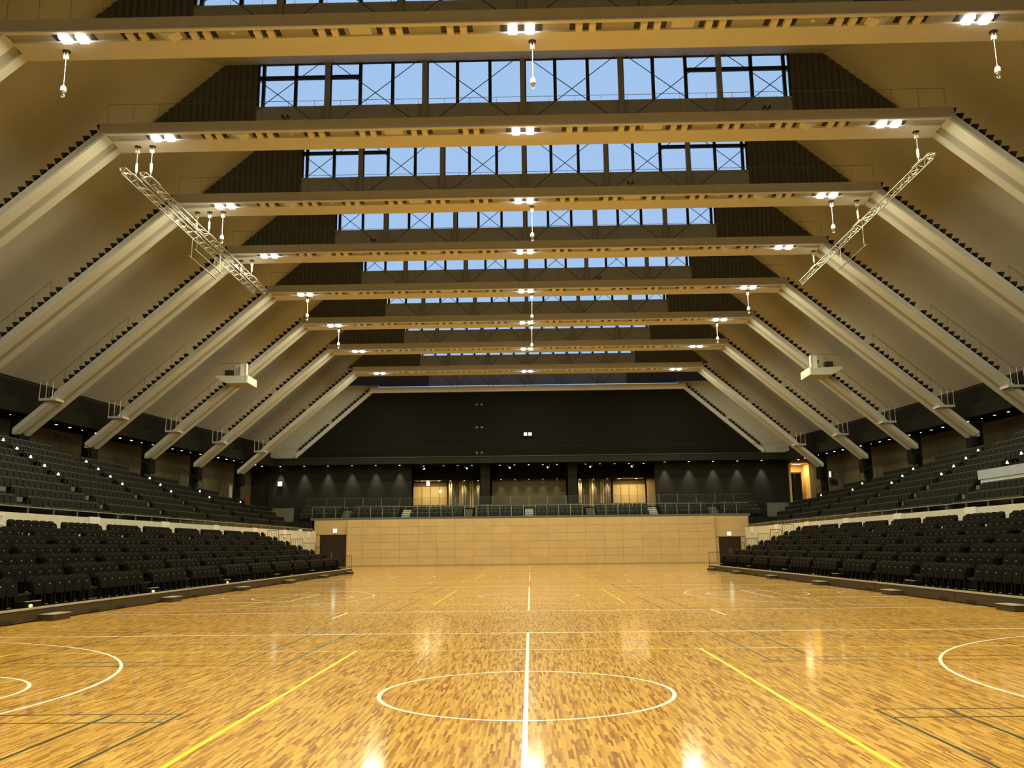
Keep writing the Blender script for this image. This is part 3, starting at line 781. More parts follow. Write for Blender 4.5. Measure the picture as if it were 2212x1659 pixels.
for i in FI:
    if i == 8: continue
    y = YF[i] + 0.36; Z = ZF[i] + 0.10; pit = WL[i] / 7.0
    for k in range(-7, 8):
        if i < 0 and k not in (-7, -3, 0, 3, 7): continue
        lit = k in (-7, 0, 7) or i < 0  # unseen beams get added mid-beam lit pairs to brighten the near floor
        e = empty('floodlight' if lit else 'unlit_lamp_pair', (pit * k, y, Z))
        if lit: e.scale = (1.3, 1.1, 1.4)  # lit pairs enlarged to stand in for their glare
        link('recess_panel', back_mesh, e, (0, 0, -0.021))
        for dx in (-0.25, 0.25):
            link('lamp', lampon_mesh if lit else lamp_mesh, e, (dx, 0, -0.021))
        if lit:
            link('flood_light', flood_light, e, (0, 0, -0.15))
            if k == 0: tag(e, 'blazing lamp pair at the middle of the %s' % beam_word(i), 'floodlight', 'lit floodlights of the roof beams')
            else: tag(e, 'blazing lamp pair %s the %s, %s' % ('near the end of' if abs(k) == 7 else 'added unseen midway along', beam_word(i), SIDE[1 if k > 0 else -1]), 'floodlight', 'lit floodlights of the roof beams')
        else:
            tag(e, 'unlit cream lamp pair, place %s from middle of %s, %s' % (NUM[abs(k)], beam_word(i), SIDE[1 if k > 0 else -1]), 'lamp', 'unlit lamp pairs of the roof beams')
    if i >= 0:
        for s in (-1, 1):
            o = link('ceiling_hatch', hatch_mesh, None, (s * pit * 2.5, y, Z - 0.001))
            tag(o, 'square cream hatch cover set in the %s, %s' % (beam_word(i), SIDE[s]), 'hatch', 'hatch covers, beam %s' % NUM[8 - i])
            o = link('horn_speaker', speak_mesh, None, (s * pit * 5.5, y, Z - 0.001), math.pi if s > 0 else 0); o.scale = (0.75 * pit / 2.43, 1, 0.85)
            tag(o, 'tilted cream loudspeaker box hanging in the %s, %s' % (beam_word(i), SIDE[s]), 'speaker', 'tilted loudspeaker boxes, beam %s' % NUM[8 - i])
            if i < 4:
                o = MB().lathe((0, 0, 0), [(0.02, -0.06), (0.07, -0.05), (0.09, 0.0)], 10).build('ceiling_detector', M_WHITEP, None, (s * pit * 4.5, y, Z))
                tag(o, 'small white domed detector under the %s, %s' % (beam_word(i), SIDE[s]), 'detector', 'domed detectors, beam %s' % NUM[8 - i])

# ================================================================== HOISTS, TRUSSES, BATTENS
def hoist(x, y, z, drop, label, group=None, hook=True, block=True):
    e = empty('chain_hoist', (x, y, z))
    MB().lathe((0, 0, 0), [(0.15, 0.0), (0.15, -0.03), (0.08, -0.05)], 14).build('ceiling_plate', M_CAP, e)
    MB().box(-0.075, -0.035, -0.06, 0.06, -0.34, -0.03).box(0.035, 0.075, -0.06, 0.06, -0.34, -0.03).tube((-0.08, 0, -0.24), (0.08, 0, -0.24), 0.07, 10).build('pulley_block', M_HOIST, e)
    MB().tube((0, 0, -0.3), (0, 0, -drop), 0.011, 6).build('wire', M_HOIST, e)
    if hook:
        MB().lathe((0, 0, -drop), [(0.03, 0.12), (0.11, 0.02), (0.11, -0.14), (0.04, -0.24)], 12).build('ball_weight', M_HOIST, e)
        g = MB(); pv = None
        for k in range(8):
            t = math.radians(90 - 40 * k); p = Vector((0.06 * math.cos(t), 0, -drop - 0.33 + 0.06 * math.sin(t)))
            if pv is not None: g.tube(pv, p, 0.018, 5)
            pv = p
        g.build('hook', M_HOIST, e)
    elif block:
        MB().lathe((0, 0, -drop + 0.75), [(0.03, 0.05), (0.06, 0.0), (0.06, -0.38), (0.03, -0.43)], 12).build('turnbuckle', M_HOIST, e)
    return tag(e, label, 'hoist', group)
for i in (0, 2, 4, 5):
    yy = YF[i] + 1.2
    hoist(0.42, yy, ZF[i], 1.62, 'white hook hoist hanging from the middle of the %s' % beam_word(i))
for i, xl, xr, dr in ((0, -17.7, 18.0, 1.55), (2, -16.8, 16.9, 1.45), (4, -15.85, 15.95, 1.3), (5, -15.2, 15.3, 1.3)):
    for x in (xl, xr):
        hoist(x, YF[i] + 1.2, ZF[i], dr, 'white hook hoist near the end of the %s, %s' % (beam_word(i), SIDE[1 if x > 0 else -1]), 'end hook hoists, beam %s' % NUM[8 - i])
def truss(x, y0, y1, z, label):
    e = empty('lighting_truss', (x, (y0 + y1) / 2, z))
    L = (y1 - y0) / 2; a = 0.15
    ch = [(-a, a), (a, a), (0, -a)]
    for cx, cz in ch:
        MB().tube((cx, -L, cz), (cx, L, cz), 0.026, 6).build('chord', M_ALU, e)
    g = MB(); n = int(2 * L / 0.42)
    for k in range(n):
        ya, yb = -L + 2 * L * k / n, -L + 2 * L * (k + 1) / n
        for j, (p_, q_) in enumerate(((0, 2), (1, 2), (0, 1))):
            u, w2 = (ch[p_], ch[q_]) if k % 2 else (ch[q_], ch[p_])
            g.tube((u[0], ya, u[1]), (w2[0], yb, w2[1]), 0.013, 4)
    tag(g.build('lacing', M_ALU, e), kind='stuff')
    for yy in (-L, L):
        MB().tube((0, yy - 0.02, 0), (0, yy + 0.02, 0), 0.05, 6).tube((-a, yy, a), (a, yy, a), 0.02, 4).tube((a, yy, a), (0, yy, -a), 0.02, 4).tube((-a, yy, a), (0, yy, -a), 0.02, 4).build('end_brace', M_ALU, e)
    return tag(e, label, 'truss')
TZ = 18.72
t1 = truss(-18.25, 36.9, 56.0, TZ, 'aluminium lattice truss, outer of the twin trusses, hung under the roof beams')
t2 = truss(-17.55, 37.4, 56.2, TZ, 'aluminium lattice truss, inner of the twin trusses, hung under the roof beams')
t3 = truss(18.3, 36.9, 56.0, TZ, 'single aluminium lattice truss hung alone under the roof beams')
for tr_, x in ((t1, -18.25), (t2, -17.55), (t3, 18.3)):
    for i in (1, 2, 3):
        yy = YF[i] + 1.2
        MB().box(-0.2, 0.2, yy - 46.6 - 0.5, yy - 46.6 + 0.5, 0.176, 0.2).build('clamp_plate', M_HOIST, tr_)
        top = ZF[i]
        nm = 'outer twin truss' if tr_ is t1 else 'inner twin truss' if tr_ is t2 else 'single truss'
        hoist(x, yy, top, top - TZ - 0.2, 'white truss hoist carrying the %s from the %s' % (nm, beam_word(i)), None, hook=False)
for x, nm in ((-18.25, 'outer'), (-17.55, 'inner'), (18.3, 'single')):
    y0, y1 = (45.0, 49.2) if nm != 'inner' else (43.9, 48.2)
    e = empty('pipe_batten', (x, y0, 17.45))
    MB().tube((0, 0, 0), (0, y1 - y0, 0), 0.035, 6).build('pipe', M_RAIL, e)
    for dy in (0.35, y1 - y0 - 0.4):
        MB().tube((0, dy, 0), (0, dy, 1.095), 0.012, 4).build('hanger', M_HOIST, e)
    tag(e, 'dark pipe batten hanging below the %s' % ('single truss' if nm == 'single' else nm + ' twin truss'), 'batten')

# ---- loudspeaker platforms on the fifth-frame legs
for s in (-1, 1):
    y = YF[5]
    e = empty('speaker_platform', (s * 22.9, y - 0.1, 14.72))
    MB().prism([(-s * 1.15, 0, 0.0), (-s * 1.25, 0, -0.32), (s * 0.4, 0, -0.32), (s * 1.2, 0, 0.12), (s * 1.2, 0, 0.3), (-s * 1.15, 0, 0.22)], (0, -1.3, 0), (0, 0.9, 0)).build('deck', M_LEG, e)
    MB().box(-s * 1.3, -s * 1.18, -1.35, 0.95, -0.3, 0.28).build('edge_board', M_WHITEP, e)
    for dx in (-1.1, -0.2, 0.7):
        MB().tube((s * dx, -1.25, 0.2), (s * dx, -1.25, 1.25), 0.02, 5).build('post', M_RAIL, e)
    MB().tube((-s * 1.1, -1.25, 1.25), (s * 0.9, -1.25, 1.25), 0.02, 5).build('rail', M_RAIL, e)
    MB().box(s * 0.1, s * 0.7, -0.8, -0.3, 0.25, 0.8).build('winch', M_CAP, e)
    tag(e, 'cream maintenance platform on a sloping leg, holding speaker boxes, %s' % SIDE[s], 'platform')
    for dx, yo, n_, mm in ((-0.85, -0.9, 'bright', M_WHITEP), (-0.28, -0.3, 'shaded', M_LEG)):  # rear box coloured darker to carry its shade
        if s > 0 and n_ == 'shaded': continue
        b = empty('speaker_box', (s * (22.9 + dx), y - 0.1 + yo, 14.95))
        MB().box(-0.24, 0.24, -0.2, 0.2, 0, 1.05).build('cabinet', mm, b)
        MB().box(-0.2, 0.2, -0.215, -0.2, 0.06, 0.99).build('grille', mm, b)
        tag(b, 'white upright loudspeaker box on the maintenance platform, %s, %s' % ('front one' if n_ == 'bright' else 'rear one', SIDE[s]), 'speaker')

# ================================================================== UPPER GRANDSTANDS, CONCOURSES
YST0 = 4.0
def Xback(y): return Xfoot(y) - 2.3
YSTE = 84.4
def row_end(xo):
    """how far down the hall a row with outer edge xo runs before the curved back cuts it"""
    ys = np.linspace(20, YSTE, 400)
    ok = [yy for yy in ys if Xback(yy) >= xo]
    return max(ok) if ok else None
UPX0, UPZ0, UPP, UPR = 21.25, 3.0, 0.80, 0.48
NUP = 12
AISU = [46.45 + DP * k for k in range(-5, 6)]
tierU = {}
for s in (-1, 1):
    st = empty('upper_stand', (0, 0, 0))
    tag(st, 'dark fixed upper grandstand above the pale parapet wall, %s' % SIDE[s], 'stand')
    tierU[s] = st
    for r in range(NUP):
        xo = UPX0 + UPP * r
        ye = row_end(xo + UPP * 0.7)
        if ye is None or ye < 25: continue
        MB().box(s * xo, s * (xo + UPP), YST0, ye, UPZ0 + UPR * r - 0.62, UPZ0 + UPR * r).build('tier_step', M_STAND_UP, st)
        # white nosings at the aisles
        for a in AISU:
            if a + 0.5 < ye and a > 28:
                MB().box(s * (xo + 0.02), s * (xo + 0.42), a - 0.45, a + 0.45, UPZ0 + UPR * r, UPZ0 + UPR * r + 0.22).build('aisle_step', M_AISLE if r < 5 else M_STAND_UP, st)
    # sloped underside closing the tier
    MB().add([(s * 20.9, YST0, 2.4), (s * 20.9, YSTE, 2.4), (s * 33, YSTE, 2.4), (s * 33, YST0, 2.4)], [(0, 1, 2, 3)]).build('underside', M_STAND_UP, st)
    MB().box(s * 20.9, s * 21.3, YST0, YSTE, 2.3, 3.0).build('front_beam', M_STAND_UP, st)
    # closing wall at the far end of the tier
    MB().box(s * 20.9, s * 24.4, YSTE, YSTE + 0.2, 2.4, 4.3).build('end_cheek', M_STAND_UP, st)
    MB().box(s * 23.2, s * 26.6, YSTE + 1.9, YSTE + 2.1, 4.3, 5.68).build('end_panel', M_AISLE, st)
    # back parapet that follows the curved rear edge
    ys = [y for y in np.linspace(24, 84, 31)]
    g = MB()
    for a, b in zip(ys[:-1], ys[1:]):
        xa, xb2 = Xback(a) + 0.7, Xback(b) + 0.7
        za, zb_ = UPZ0 + UPR * (xa - 0.7 - UPX0) / UPP + 0.15, UPZ0 + UPR * (xb2 - 0.7 - UPX0) / UPP + 0.15
        g.hexa([(s * xa, a, 2.4), (s * xb2, b, 2.4), (s * xb2, b, zb_), (s * xa, a, za)], [(s * (xa + 0.12), a, 2.4), (s * (xb2 + 0.12), b, 2.4), (s * (xb2 + 0.12), b, zb_), (s * (xa + 0.12), a, za)])
    g.build('rear_parapet', M_STAND_UP, st)
    # ---- concourse behind
    fl = MB(); cl = MB(); bw = MB(); dw = MB(); db = MB()
    ys = list(np.linspace(YNEAR, 100, 36))
    for a, b in zip(ys[:-1], ys[1:]):
        fa, fb = Xfoot(min(a, 90)), Xfoot(min(b, 90))
        fl.add([(s * (fa - 2), a, ZC), (s * (fb - 2), b, ZC), (s * (fb + 3), b, ZC), (s * (fa + 3), a, ZC)], [(0, 1, 2, 3)])
        bw.add([(s * (fa + 2.5), a, ZC - 1), (s * (fb + 2.5), b, ZC - 1), (s * (fb + 2.5), b, ZCEIL + 0.1), (s * (fa + 2.5), a, ZCEIL + 0.1)], [(0, 1, 2, 3)])
        if b < 92:
            cl.add([(s * (fa - 0.3), a, ZCEIL), (s * (fb - 0.3), b, ZCEIL), (s * (fb + 3), b, ZCEIL), (s * (fa + 3), a, ZCEIL)], [(0, 1, 2, 3)])
            db.hexa([(s * (fa - 0.35), a, ZCEIL - 0.02), (s * (fb - 0.35), b, ZCEIL - 0.02), (s * (fb - 0.35), b, 11.0), (s * (fa - 0.35), a, 11.0)], [(s * (fa + 0.2), a, ZCEIL - 0.02), (s * (fb + 0.2), b, ZCEIL - 0.02), (s * (fb + 0.2), b, 11.0), (s * (fa + 0.2), a, 11.0)])
            dw.add([(s * (fa + 0.2), a, 10.9), (s * (fb + 0.2), b, 10.9), (s * (fb + 0.2), b, 13.2), (s * (fa + 0.2), a, 13.2)], [(0, 1, 2, 3)])
    wn_ = 'left' if s < 0 else 'right'
    fl.build('floor_concourse_%s' % wn_, M_STAND_UP)['kind'] = 'structure'
    cl.build('ceiling_concourse_%s' % wn_, M_BLACK)['kind'] = 'structure'
    bw.build('wall_concourse_%s' % wn_, M_OLIVE)['kind'] = 'structure'
    dwo = dw.build('wall_upper_%s' % wn_, M_DARK); tag(dwo, kind='structure')
    dbo = db.build('trim_%s' % wn_, M_DARK); tag(dbo, kind='structure')
    g = MB(); pv = None
    for y in np.linspace(24, 88, 33):
        p = (s * (Xfoot(y) - 0.25), y, 12.1); g.tube((p[0], y, 11.0), p, 0.02, 4)
        if pv: g.tube(pv, p, 0.02, 4)
        pv = p
    tag(g.build('catwalk_rail', M_CAP, dbo), kind='stuff')
    # ceiling downlights of the concourse
    k = 0; y = 57.6 - 1.512 * 12
    while y < 90:
        if YF[0] < y:
            downlight(s * (Xfoot(y) + 0.75), y, ZCEIL, 'lit concourse downlight, number %s counting from end wall, %s' % (num(int(round((90.9 - y) / 1.512)) + 1), SIDE[s]), 'concourse downlights, %s' % SIDE[s], dl_lens, 0.85)
        y += 1.512

# rails on the concourse edge behind the upper tier (curved hand rails)
for s in (-1, 1):
    for i in (3, 4, 5, 6):
        y0 = YF[i] + 1.5; y1 = YF[i + 1] - 1.2
        e = empty('curved_handrail', (0, 0, 0))
        def cz(y):
            return UPZ0 + UPR * (Xback(y) - UPX0) / UPP
        g = []; pv = None
        n = 14
        for k in range(n + 1):
            y = y0 + (y1 - y0) * k / n
            lift = 1.55 if k < 6 else 1.55 - 0.5 * (k - 6) / 8
            p = Vector((s * (Xback(y) + 0.85), y, cz(y) + lift)); g.append(p)
        m = MB()
        for a, b in zip(g[:-1], g[1:]): m.tube(a, b, 0.022, 5)
        m.build('rail', M_TREAD, e)
        for k in (0, 3, 6, 9, 12, 14):
            MB().tube(g[k], (g[k].x, g[k].y, cz(g[k].y) - 0.5), 0.018, 4).build('post', M_TREAD, e)
        tag(e, 'thin curved handrail behind the upper tier, %s column bay from the end wall, %s' % (ORD[8 - i], SIDE[s]), 'handrail')

# ================================================================== PALE PARAPET WALL AND PULL-OUT STANDS
XW = 20.5; ZW = 3.30
numbers = []
for s in (-1, 1):
    nm = 'left' if s < 0 else 'right'
    w_ = MB().box(s * (XW + 0.06), s * (XW + 0.35), YST0, YSTE - 0.6, 0, ZW - 0.01).build('wall_%s' % nm, M_CONC); tag(w_, kind='structure')
    y = 4.0
    while y < YSTE:
        y1 = min(y + 4.05, YSTE)
        if y1 - y < 0.5: break
        if y1 >= YSTE - 0.01:
            MB().prism([(s * XW, y + 0.012, 0), (s * XW, y1, 0), (s * XW, y1 + 0.35, ZW), (s * XW, y + 0.012, ZW)], (0, 0, 0), (s * 0.06, 0, 0)).build('panel', M_CONC, w_)
        else:
            MB().box(s * XW, s * (XW + 0.06), y + 0.012, y1 - 0.012, 0, ZW).build('panel', M_CONC, w_)
        y += 4.05
    for yg in [41.3 + 8.12 * k for k in range(-2, 6)]:
        if yg < 82:
            MB().box(s * (XW - 0.05), s * (XW + 0.0), yg - 0.5, yg + 0.5, 2.72, ZW + 0.03).build('gate', M_CONC2, w_)
            for dy in (-0.53, 0.53):
                MB().box(s * (XW - 0.03), s * (XW + 0.0), yg + dy - 0.025, yg + dy + 0.025, 2.72, ZW + 0.02).build('gate_joint', M_STRINGER, w_)
    # guard rail with glass above the parapet
    e = empty('parapet_rail', (s * (XW + 0.15), 0, ZW))
    y = 24.0
    while y < 84:
        y1 = min(y + 2.0, 84)
        MB().box(-0.006, 0.006, y + 0.03, y1 - 0.03, 0.02, 0.24).build('pane', M_BAL, e)
        MB().box(-0.015, 0.015, y - 0.015, y + 0.015, 0, 0.26).build('post', M_RAIL, e)
        y = y1
    MB().box(-0.025, 0.025, 24, 84, 0.25, 0.285).build('top_rail', M_STEEL, e)
    tag(e, 'low steel and glass guard rail on the pale parapet, %s' % SIDE[s], 'guard rail')

def number_sign(ch, x, y, z, size, s, label):
    cu = bpy.data.curves.new('block_number', 'FONT'); cu.body = ch; cu.size = size; cu.align_x = 'CENTER'; cu.align_y = 'CENTER'; cu.extrude = 0.004
    cu.materials.append(M_WHITEP)
    tmp = bpy.data.objects.new('tmp', cu); COL.objects.link(tmp)
    me = bpy.data.meshes.new_from_object(tmp); bpy.data.objects.remove(tmp)
    o = link('block_number', me, None, (x, y, z))
    o.rotation_euler = (math.radians(90), 0, math.radians(-90 if s > 0 else 90))
    if not me.materials: me.materials.append(M_WHITEP)
    tag(o, label, 'number')
number_sign('2', -20.48, 34.0, 2.98, 0.62, -1, 'white block number two painted on the pale parapet, twin-truss side')
number_sign('1', -20.48, 79.2, 2.95, 0.62, -1, 'white block number one painted on the pale parapet, twin-truss side')
number_sign('1', 20.48, 78.7, 2.93, 0.62, 1, 'white block number one painted on the pale parapet, single-truss side')

# ---- pull-out stands
RX0, RP, RR, RZ0 = 12.60, 0.883, 0.307, 0.30
YR0, YR1 = 12.0, 63.3
AISR = [23.65 + 7.6 * k for k in range(-1, 6)]
for s in (-1, 1):
    st = empty('pull_out_stand', (0, 0, 0))
    tag(st, 'black telescopic pull-out stand on the wooden floor, %s' % SIDE[s], 'stand')
    y = 26.8 - 6.06 * 2
    while y < YR1 - 0.5:
        y1 = min(y + 6.06, YR1)
        fp = MB().box(s * RX0, s * (RX0 + 0.05), y + 0.02, y1 - 0.02, 0.02, 0.33).build('fascia_panel', M_SKIRT, st)
        MB().box(s * (RX0 - 0.02), s * (RX0 + 0.12), y + 0.02, y1 - 0.02, 0.31, 0.352).build('edge_trim', M_SKIRTTOP, fp)
        for q in (0.75, -0.95):
            yy = (y + q) if q > 0 else (y1 + q)
            MB().box(s * (RX0 - 0.012), s * RX0, yy - 0.28, yy + 0.28, 0.02, 0.11).build('wheel_slot', M_TREAD, fp)
        y = y1
    for r in range(7):
        x0 = RX0 + 0.05 + RP * r
        z = RZ0 + RR * r
        MB().box(s * x0, s * (x0 + RP + (0.6 if r == 6 else 0)), YR0, YR1, z - 0.28 if r else 0.0, z).build('tier_step', M_STAND, st)
        for a in AISR:
            if r < 6 and a > 14:
                MB().box(s * (x0 + RP - 0.36), s * (x0 + RP), a - 0.36, a + 0.36, z, z + 0.155).build('aisle_step', M_STAND, st)
                if r < 1 or r == 0:
                    MB().box(s * (x0 + RP - 0.37), s * (x0 + RP - 0.30), a - 0.36, a + 0.36, z + 0.15, z + 0.17).build('nosing', M_STEEL, st)
    for a in AISR:
        if a > 14:
            b = MB().box(s * (RX0 - 0.38), s * RX0, a - 0.75, a + 0.12, 0.0, 0.15).build('step_box', M_SKIRT, st)
            MB().box(s * (RX0 - 0.40), s * RX0, a - 0.76, a + 0.13, 0.15, 0.172).build('tread_plate', M_SKIRTTOP, b)
    # hooped guard rails at the open end, one per row
    for r in range(7):
        x0 = RX0 + 0.1 + RP * r; z = RZ0 + RR * r
        rail = MB()
        rail.tube((s * x0, YR1 - 0.03, z), (s * x0, YR1 - 0.03, z + 0.92), 0.018, 6).tube((s * (x0 + RP - 0.1), YR1 - 0.03, z), (s * (x0 + RP - 0.1), YR1 - 0.03, z + 0.92), 0.018, 6)
        rail.tube((s * x0, YR1 - 0.03, z + 0.92), (s * (x0 + RP - 0.1), YR1 - 0.03, z + 0.92), 0.018, 6).tube((s * x0, YR1 - 0.03, z + 0.1), (s * (x0 + RP - 0.1), YR1 - 0.03, z + 0.1), 0.014, 5)
        gr = rail.build('end_rail', M_TREAD, st)
        for k in range(1, 6):
            xx = s * (x0 + (RP - 0.1) * k / 6)
            MB().tube((xx, YR1 - 0.03, z + 0.1), (xx, YR1 - 0.03, z + 0.92), 0.009, 4).build('baluster', M_TREAD, gr)
    for k, a in enumerate(AISR):
        if 20 < a < 42 and s < 0:
            o = MB().lathe((0, 0, 0), [(0.01, -0.045), (0.045, -0.03), (0.05, 0.0), (0.045, 0.03), (0.01, 0.045)], 10).build('aisle_lamp', M_AMBER, None, (s * (RX0 + 0.50), a - 0.25, 0.352))
            tag(o, 'amber glowing step lamp, %s aisle from the open end of the pull-out stand' % ORD[6 - k + 1], 'lamp')

# ---- tip-up seats: shared shapes, the largest 300 of each kind as things, the rest as one mass
def black_seat_parts():
    br = MB().box(-0.09, -0.01, -0.20, -0.15, 0.0, 0.40).box(-0.09, -0.01, 0.15, 0.20, 0.0, 0.40).box(-0.05, 0.03, -0.22, 0.22, 0.36, 0.42)
    bk = MB().prism([(0.09 * v, u, 0.36 + v) for u, v in rrect(0.515, 0.42, 0.16, 4)], (0.0, 0, 0), (0.07, 0, 0))
    pn = MB().prism([(-0.03 + 0.10 * v, u, 0.30 + v) for u, v in rrect(0.49, 0.40, 0.15, 4)], (-0.09, 0, 0), (0.0, 0, 0))
    pl = MB().box(-0.105, -0.085, -0.02, 0.03, 0.56, 0.585)
    return br, bk, pn, pl
BS = black_seat_parts()
def grey_seat_parts():
    bk = MB().prism([(0.12 * v, u, 0.36 + v) for u, v in rrect(0.45, 0.42, 0.08, 3)], (0.0, 0, 0), (0.05, 0, 0)).box(-0.03, 0.05, -0.03, 0.03, 0.0, 0.40)
    pn = MB().prism([(-0.05 + 0.12 * v, u, 0.28 + v) for u, v in rrect(0.44, 0.42, 0.07, 3)], (-0.06, 0, 0), (0.0, 0, 0))
    return bk, pn
GS = grey_seat_parts()

def mass(name, parts, spots, mats):
    allv = []; allf = []; fm = []; base = 0
    meshes = []
    for p in parts:
        me = p.mesh('tmp'); vv = np.array([v.co[:] for v in me.vertices]); ff = [tuple(q.vertices) for q in me.polygons]
        meshes.append((vv, ff)); bpy.data.meshes.remove(me)
    for (x, y, z, s) in spots:
        for mi, (vv, ff) in enumerate(meshes):
            w2 = vv.copy()
            if s < 0: w2[:, 0] *= -1; w2[:, 1] *= -1
            w2 += (x, y, z)
            allv.append(w2); allf += [tuple(k + base for k in q) for q in ff]; fm += [mi] * len(ff); base += len(vv)
    m = bpy.data.meshes.new(name)
    m.from_pydata(np.concatenate(allv).tolist(), [], allf)
    for mt in mats: m.materials.append(mt)
    m.polygons.foreach_set('material_index', np.array(fm, dtype=np.int32))
    return link(name, m)

# pull-out seats
spots = []
for s in (-1, 1):
    for r in range(7):
        x = 13.5 + RP * r; z = RZ0 + RR * r
        for k in range(len(AISR)):
            a0 = AISR[k] + 0.37
            a1 = (AISR[k + 1] - 0.37) if k + 1 < len(AISR) else YR1 - 0.05
            L_ = a1 - a0
            n_ = int((L_ - 0.2) / 0.525)
            gap = (L_ - n_ * 0.525) if n_ > 6 else 0.0
            for j in range(n_):
                yy = a0 + 0.525 * (j + 0.5) + (gap if j >= 6 else 0)
                spots.append((s * x, yy, z + 0.003, s, r, len(AISR) - k, n_ - j))
def seen(sp, h):
    p = to_px(sp[0], sp[1], sp[2] + h)
    return p is not None and -15 < p[0] < 2227 and -15 < p[1] < 1674
vis = sorted([q for q in spots if seen(q, 0.6)], key=lambda q: to_px(q[0], q[1], q[2])[2])
ind = vis[:300]; inds = set(id(q) for q in ind)
ms = [p.mesh(n_, mt) for p, n_, mt in zip(BS, ('bracket', 'backrest', 'seat_pan', 'number_plate'), (M_SEAT, M_SEAT, M_SEATCLOTH, M_PLATE))]
TR = {-1: 'under twin trusses', 1: 'below single truss'}
for x, y, z, s, r, b, j in ind:
    o = link('tip_up_seat', ms[0], None, (x, y, z), 0 if s > 0 else math.pi)
    tag(o, 'black tip-up seat, number %s counting from open end, row %s, block %s, %s' % (num(j), NUM[r + 1], NUM[b], SIDE[s]), 'seat', 'black tip-up seats, row %s, block %s, %s' % (NUM[r + 1], NUM[b], SIDE[s]))
    for me, n_ in zip(ms[1:], ('backrest', 'seat_pan', 'number_plate')):
        link(n_, me, o)
restq = [q[:4] for q in spots if id(q) not in inds and q[1] > 17]
tag(mass('tip_up_seating', BS, restq, (M_SEAT, M_SEAT, M_SEATCLOTH, M_PLATE)), 'remaining rows of black tip-up seats further along both pull-out stands', 'seating', None, 'stuff')

# upper tier seats
spots = []
VOM = (24.2, 26.0, 33.0, 48.0)          # opening cut in the single-truss tier
for s in (-1, 1):
    for r in range(NUP):
        xo = UPX0 + UPP * r
        ye = row_end(xo + UPP * 0.7)
        if ye is None: continue
        z = UPZ0 + UPR * r
        for k in range(len(AISU)):
            a0 = AISU[k] + 0.5; a1 = (AISU[k + 1] - 0.5) if k + 1 < len(AISU) else ye - 0.3
            a1 = min(a1, ye - 0.2)
            n_ = int((a1 - a0) / 0.5)
            for j in range(max(0, n_)):
                yy = a0 + 0.5 * (j + 0.5)
                if s > 0 and r in (3, 4, 5) and yy < VOM[3]: continue
                spots.append((s * (xo + 0.55), yy, z, s, r, len(AISU) - k, n_ - j))
vis = sorted([q for q in spots if seen(q, 0.6)], key=lambda q: to_px(q[0], q[1], q[2])[2])
ind = vis[:300]; inds = set(id(q) for q in ind)
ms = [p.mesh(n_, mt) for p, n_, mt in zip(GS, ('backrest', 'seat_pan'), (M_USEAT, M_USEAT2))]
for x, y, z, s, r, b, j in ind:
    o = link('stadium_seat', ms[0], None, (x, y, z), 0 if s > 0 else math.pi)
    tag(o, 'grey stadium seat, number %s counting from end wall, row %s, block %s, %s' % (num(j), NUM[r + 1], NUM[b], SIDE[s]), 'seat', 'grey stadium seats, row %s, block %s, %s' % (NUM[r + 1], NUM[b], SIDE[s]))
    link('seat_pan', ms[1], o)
restq = [q[:4] for q in spots if id(q) not in inds and q[1] > 27]
tag(mass('stadium_seating', GS, restq, (M_USEAT, M_USEAT2)), 'remaining grey stadium seats of both upper tiers', 'seating', None, 'stuff')

# parapet of the opening in the single-truss upper tier
e = empty('vomitory', (24.4, 40, 4.3))
MB().box(-0.15, 0.05, -7, 7.75, 0.72, 1.2).build('parapet', M_SILL, e)
MB().box(0.05, 1.9, 7.55, 7.75, -0.2, 1.2).build('cheek', M_SILL, e)
MB().box(-0.1, 0.0, -7, 7.6, -0.2, 0.72).build('lining', M_STRINGER, e)
tag(e, 'pale concrete parapet round a stair opening in the upper tier', 'parapet')

# aisle step lights of the upper tiers
glow_wedge = MB().prism([(0.02, -0.12, 0.41), (0.02, 0.12, 0.41), (0.02, 0.05, 0.48), (0.02, 0.02, 0.54), (0.02, -0.02, 0.54), (0.02, -0.05, 0.48)], (0, 0, 0), (0.05, 0, 0)).mesh('lens', M_STEPL)  # the step lamp's patch of light, shaped as a glowing wedge
hous = MB().box(-0.03, 0.02, -0.04, 0.04, 0.0, 0.58).mesh('post', M_STAND_UP)
for s in (-1, 1):
    for k, a in enumerate(AISU):
        if a < 40: continue
        top = None
        rmax = max([0] + [r for r in range(NUP) if (row_end(UPX0 + UPP * (r + 0.7)) or 0) > a + 0.5])
        for r in range(max(5, rmax - 4), rmax + 1):
            e = empty('step_light', (s * (UPX0 + UPP * r + 0.25), a + 0.47, UPZ0 + UPR * r), 0 if s < 0 else math.pi)
            link('lens', glow_wedge, e); link('post', hous, e)
            tag(e, 'white glowing step light, row %s, %s aisle from end wall, upper tier, %s' % (NUM[min(12, r + 1)], ORD[len(AISU) - k], SIDE[s]), 'step light', 'glowing step lights of the upper tiers')

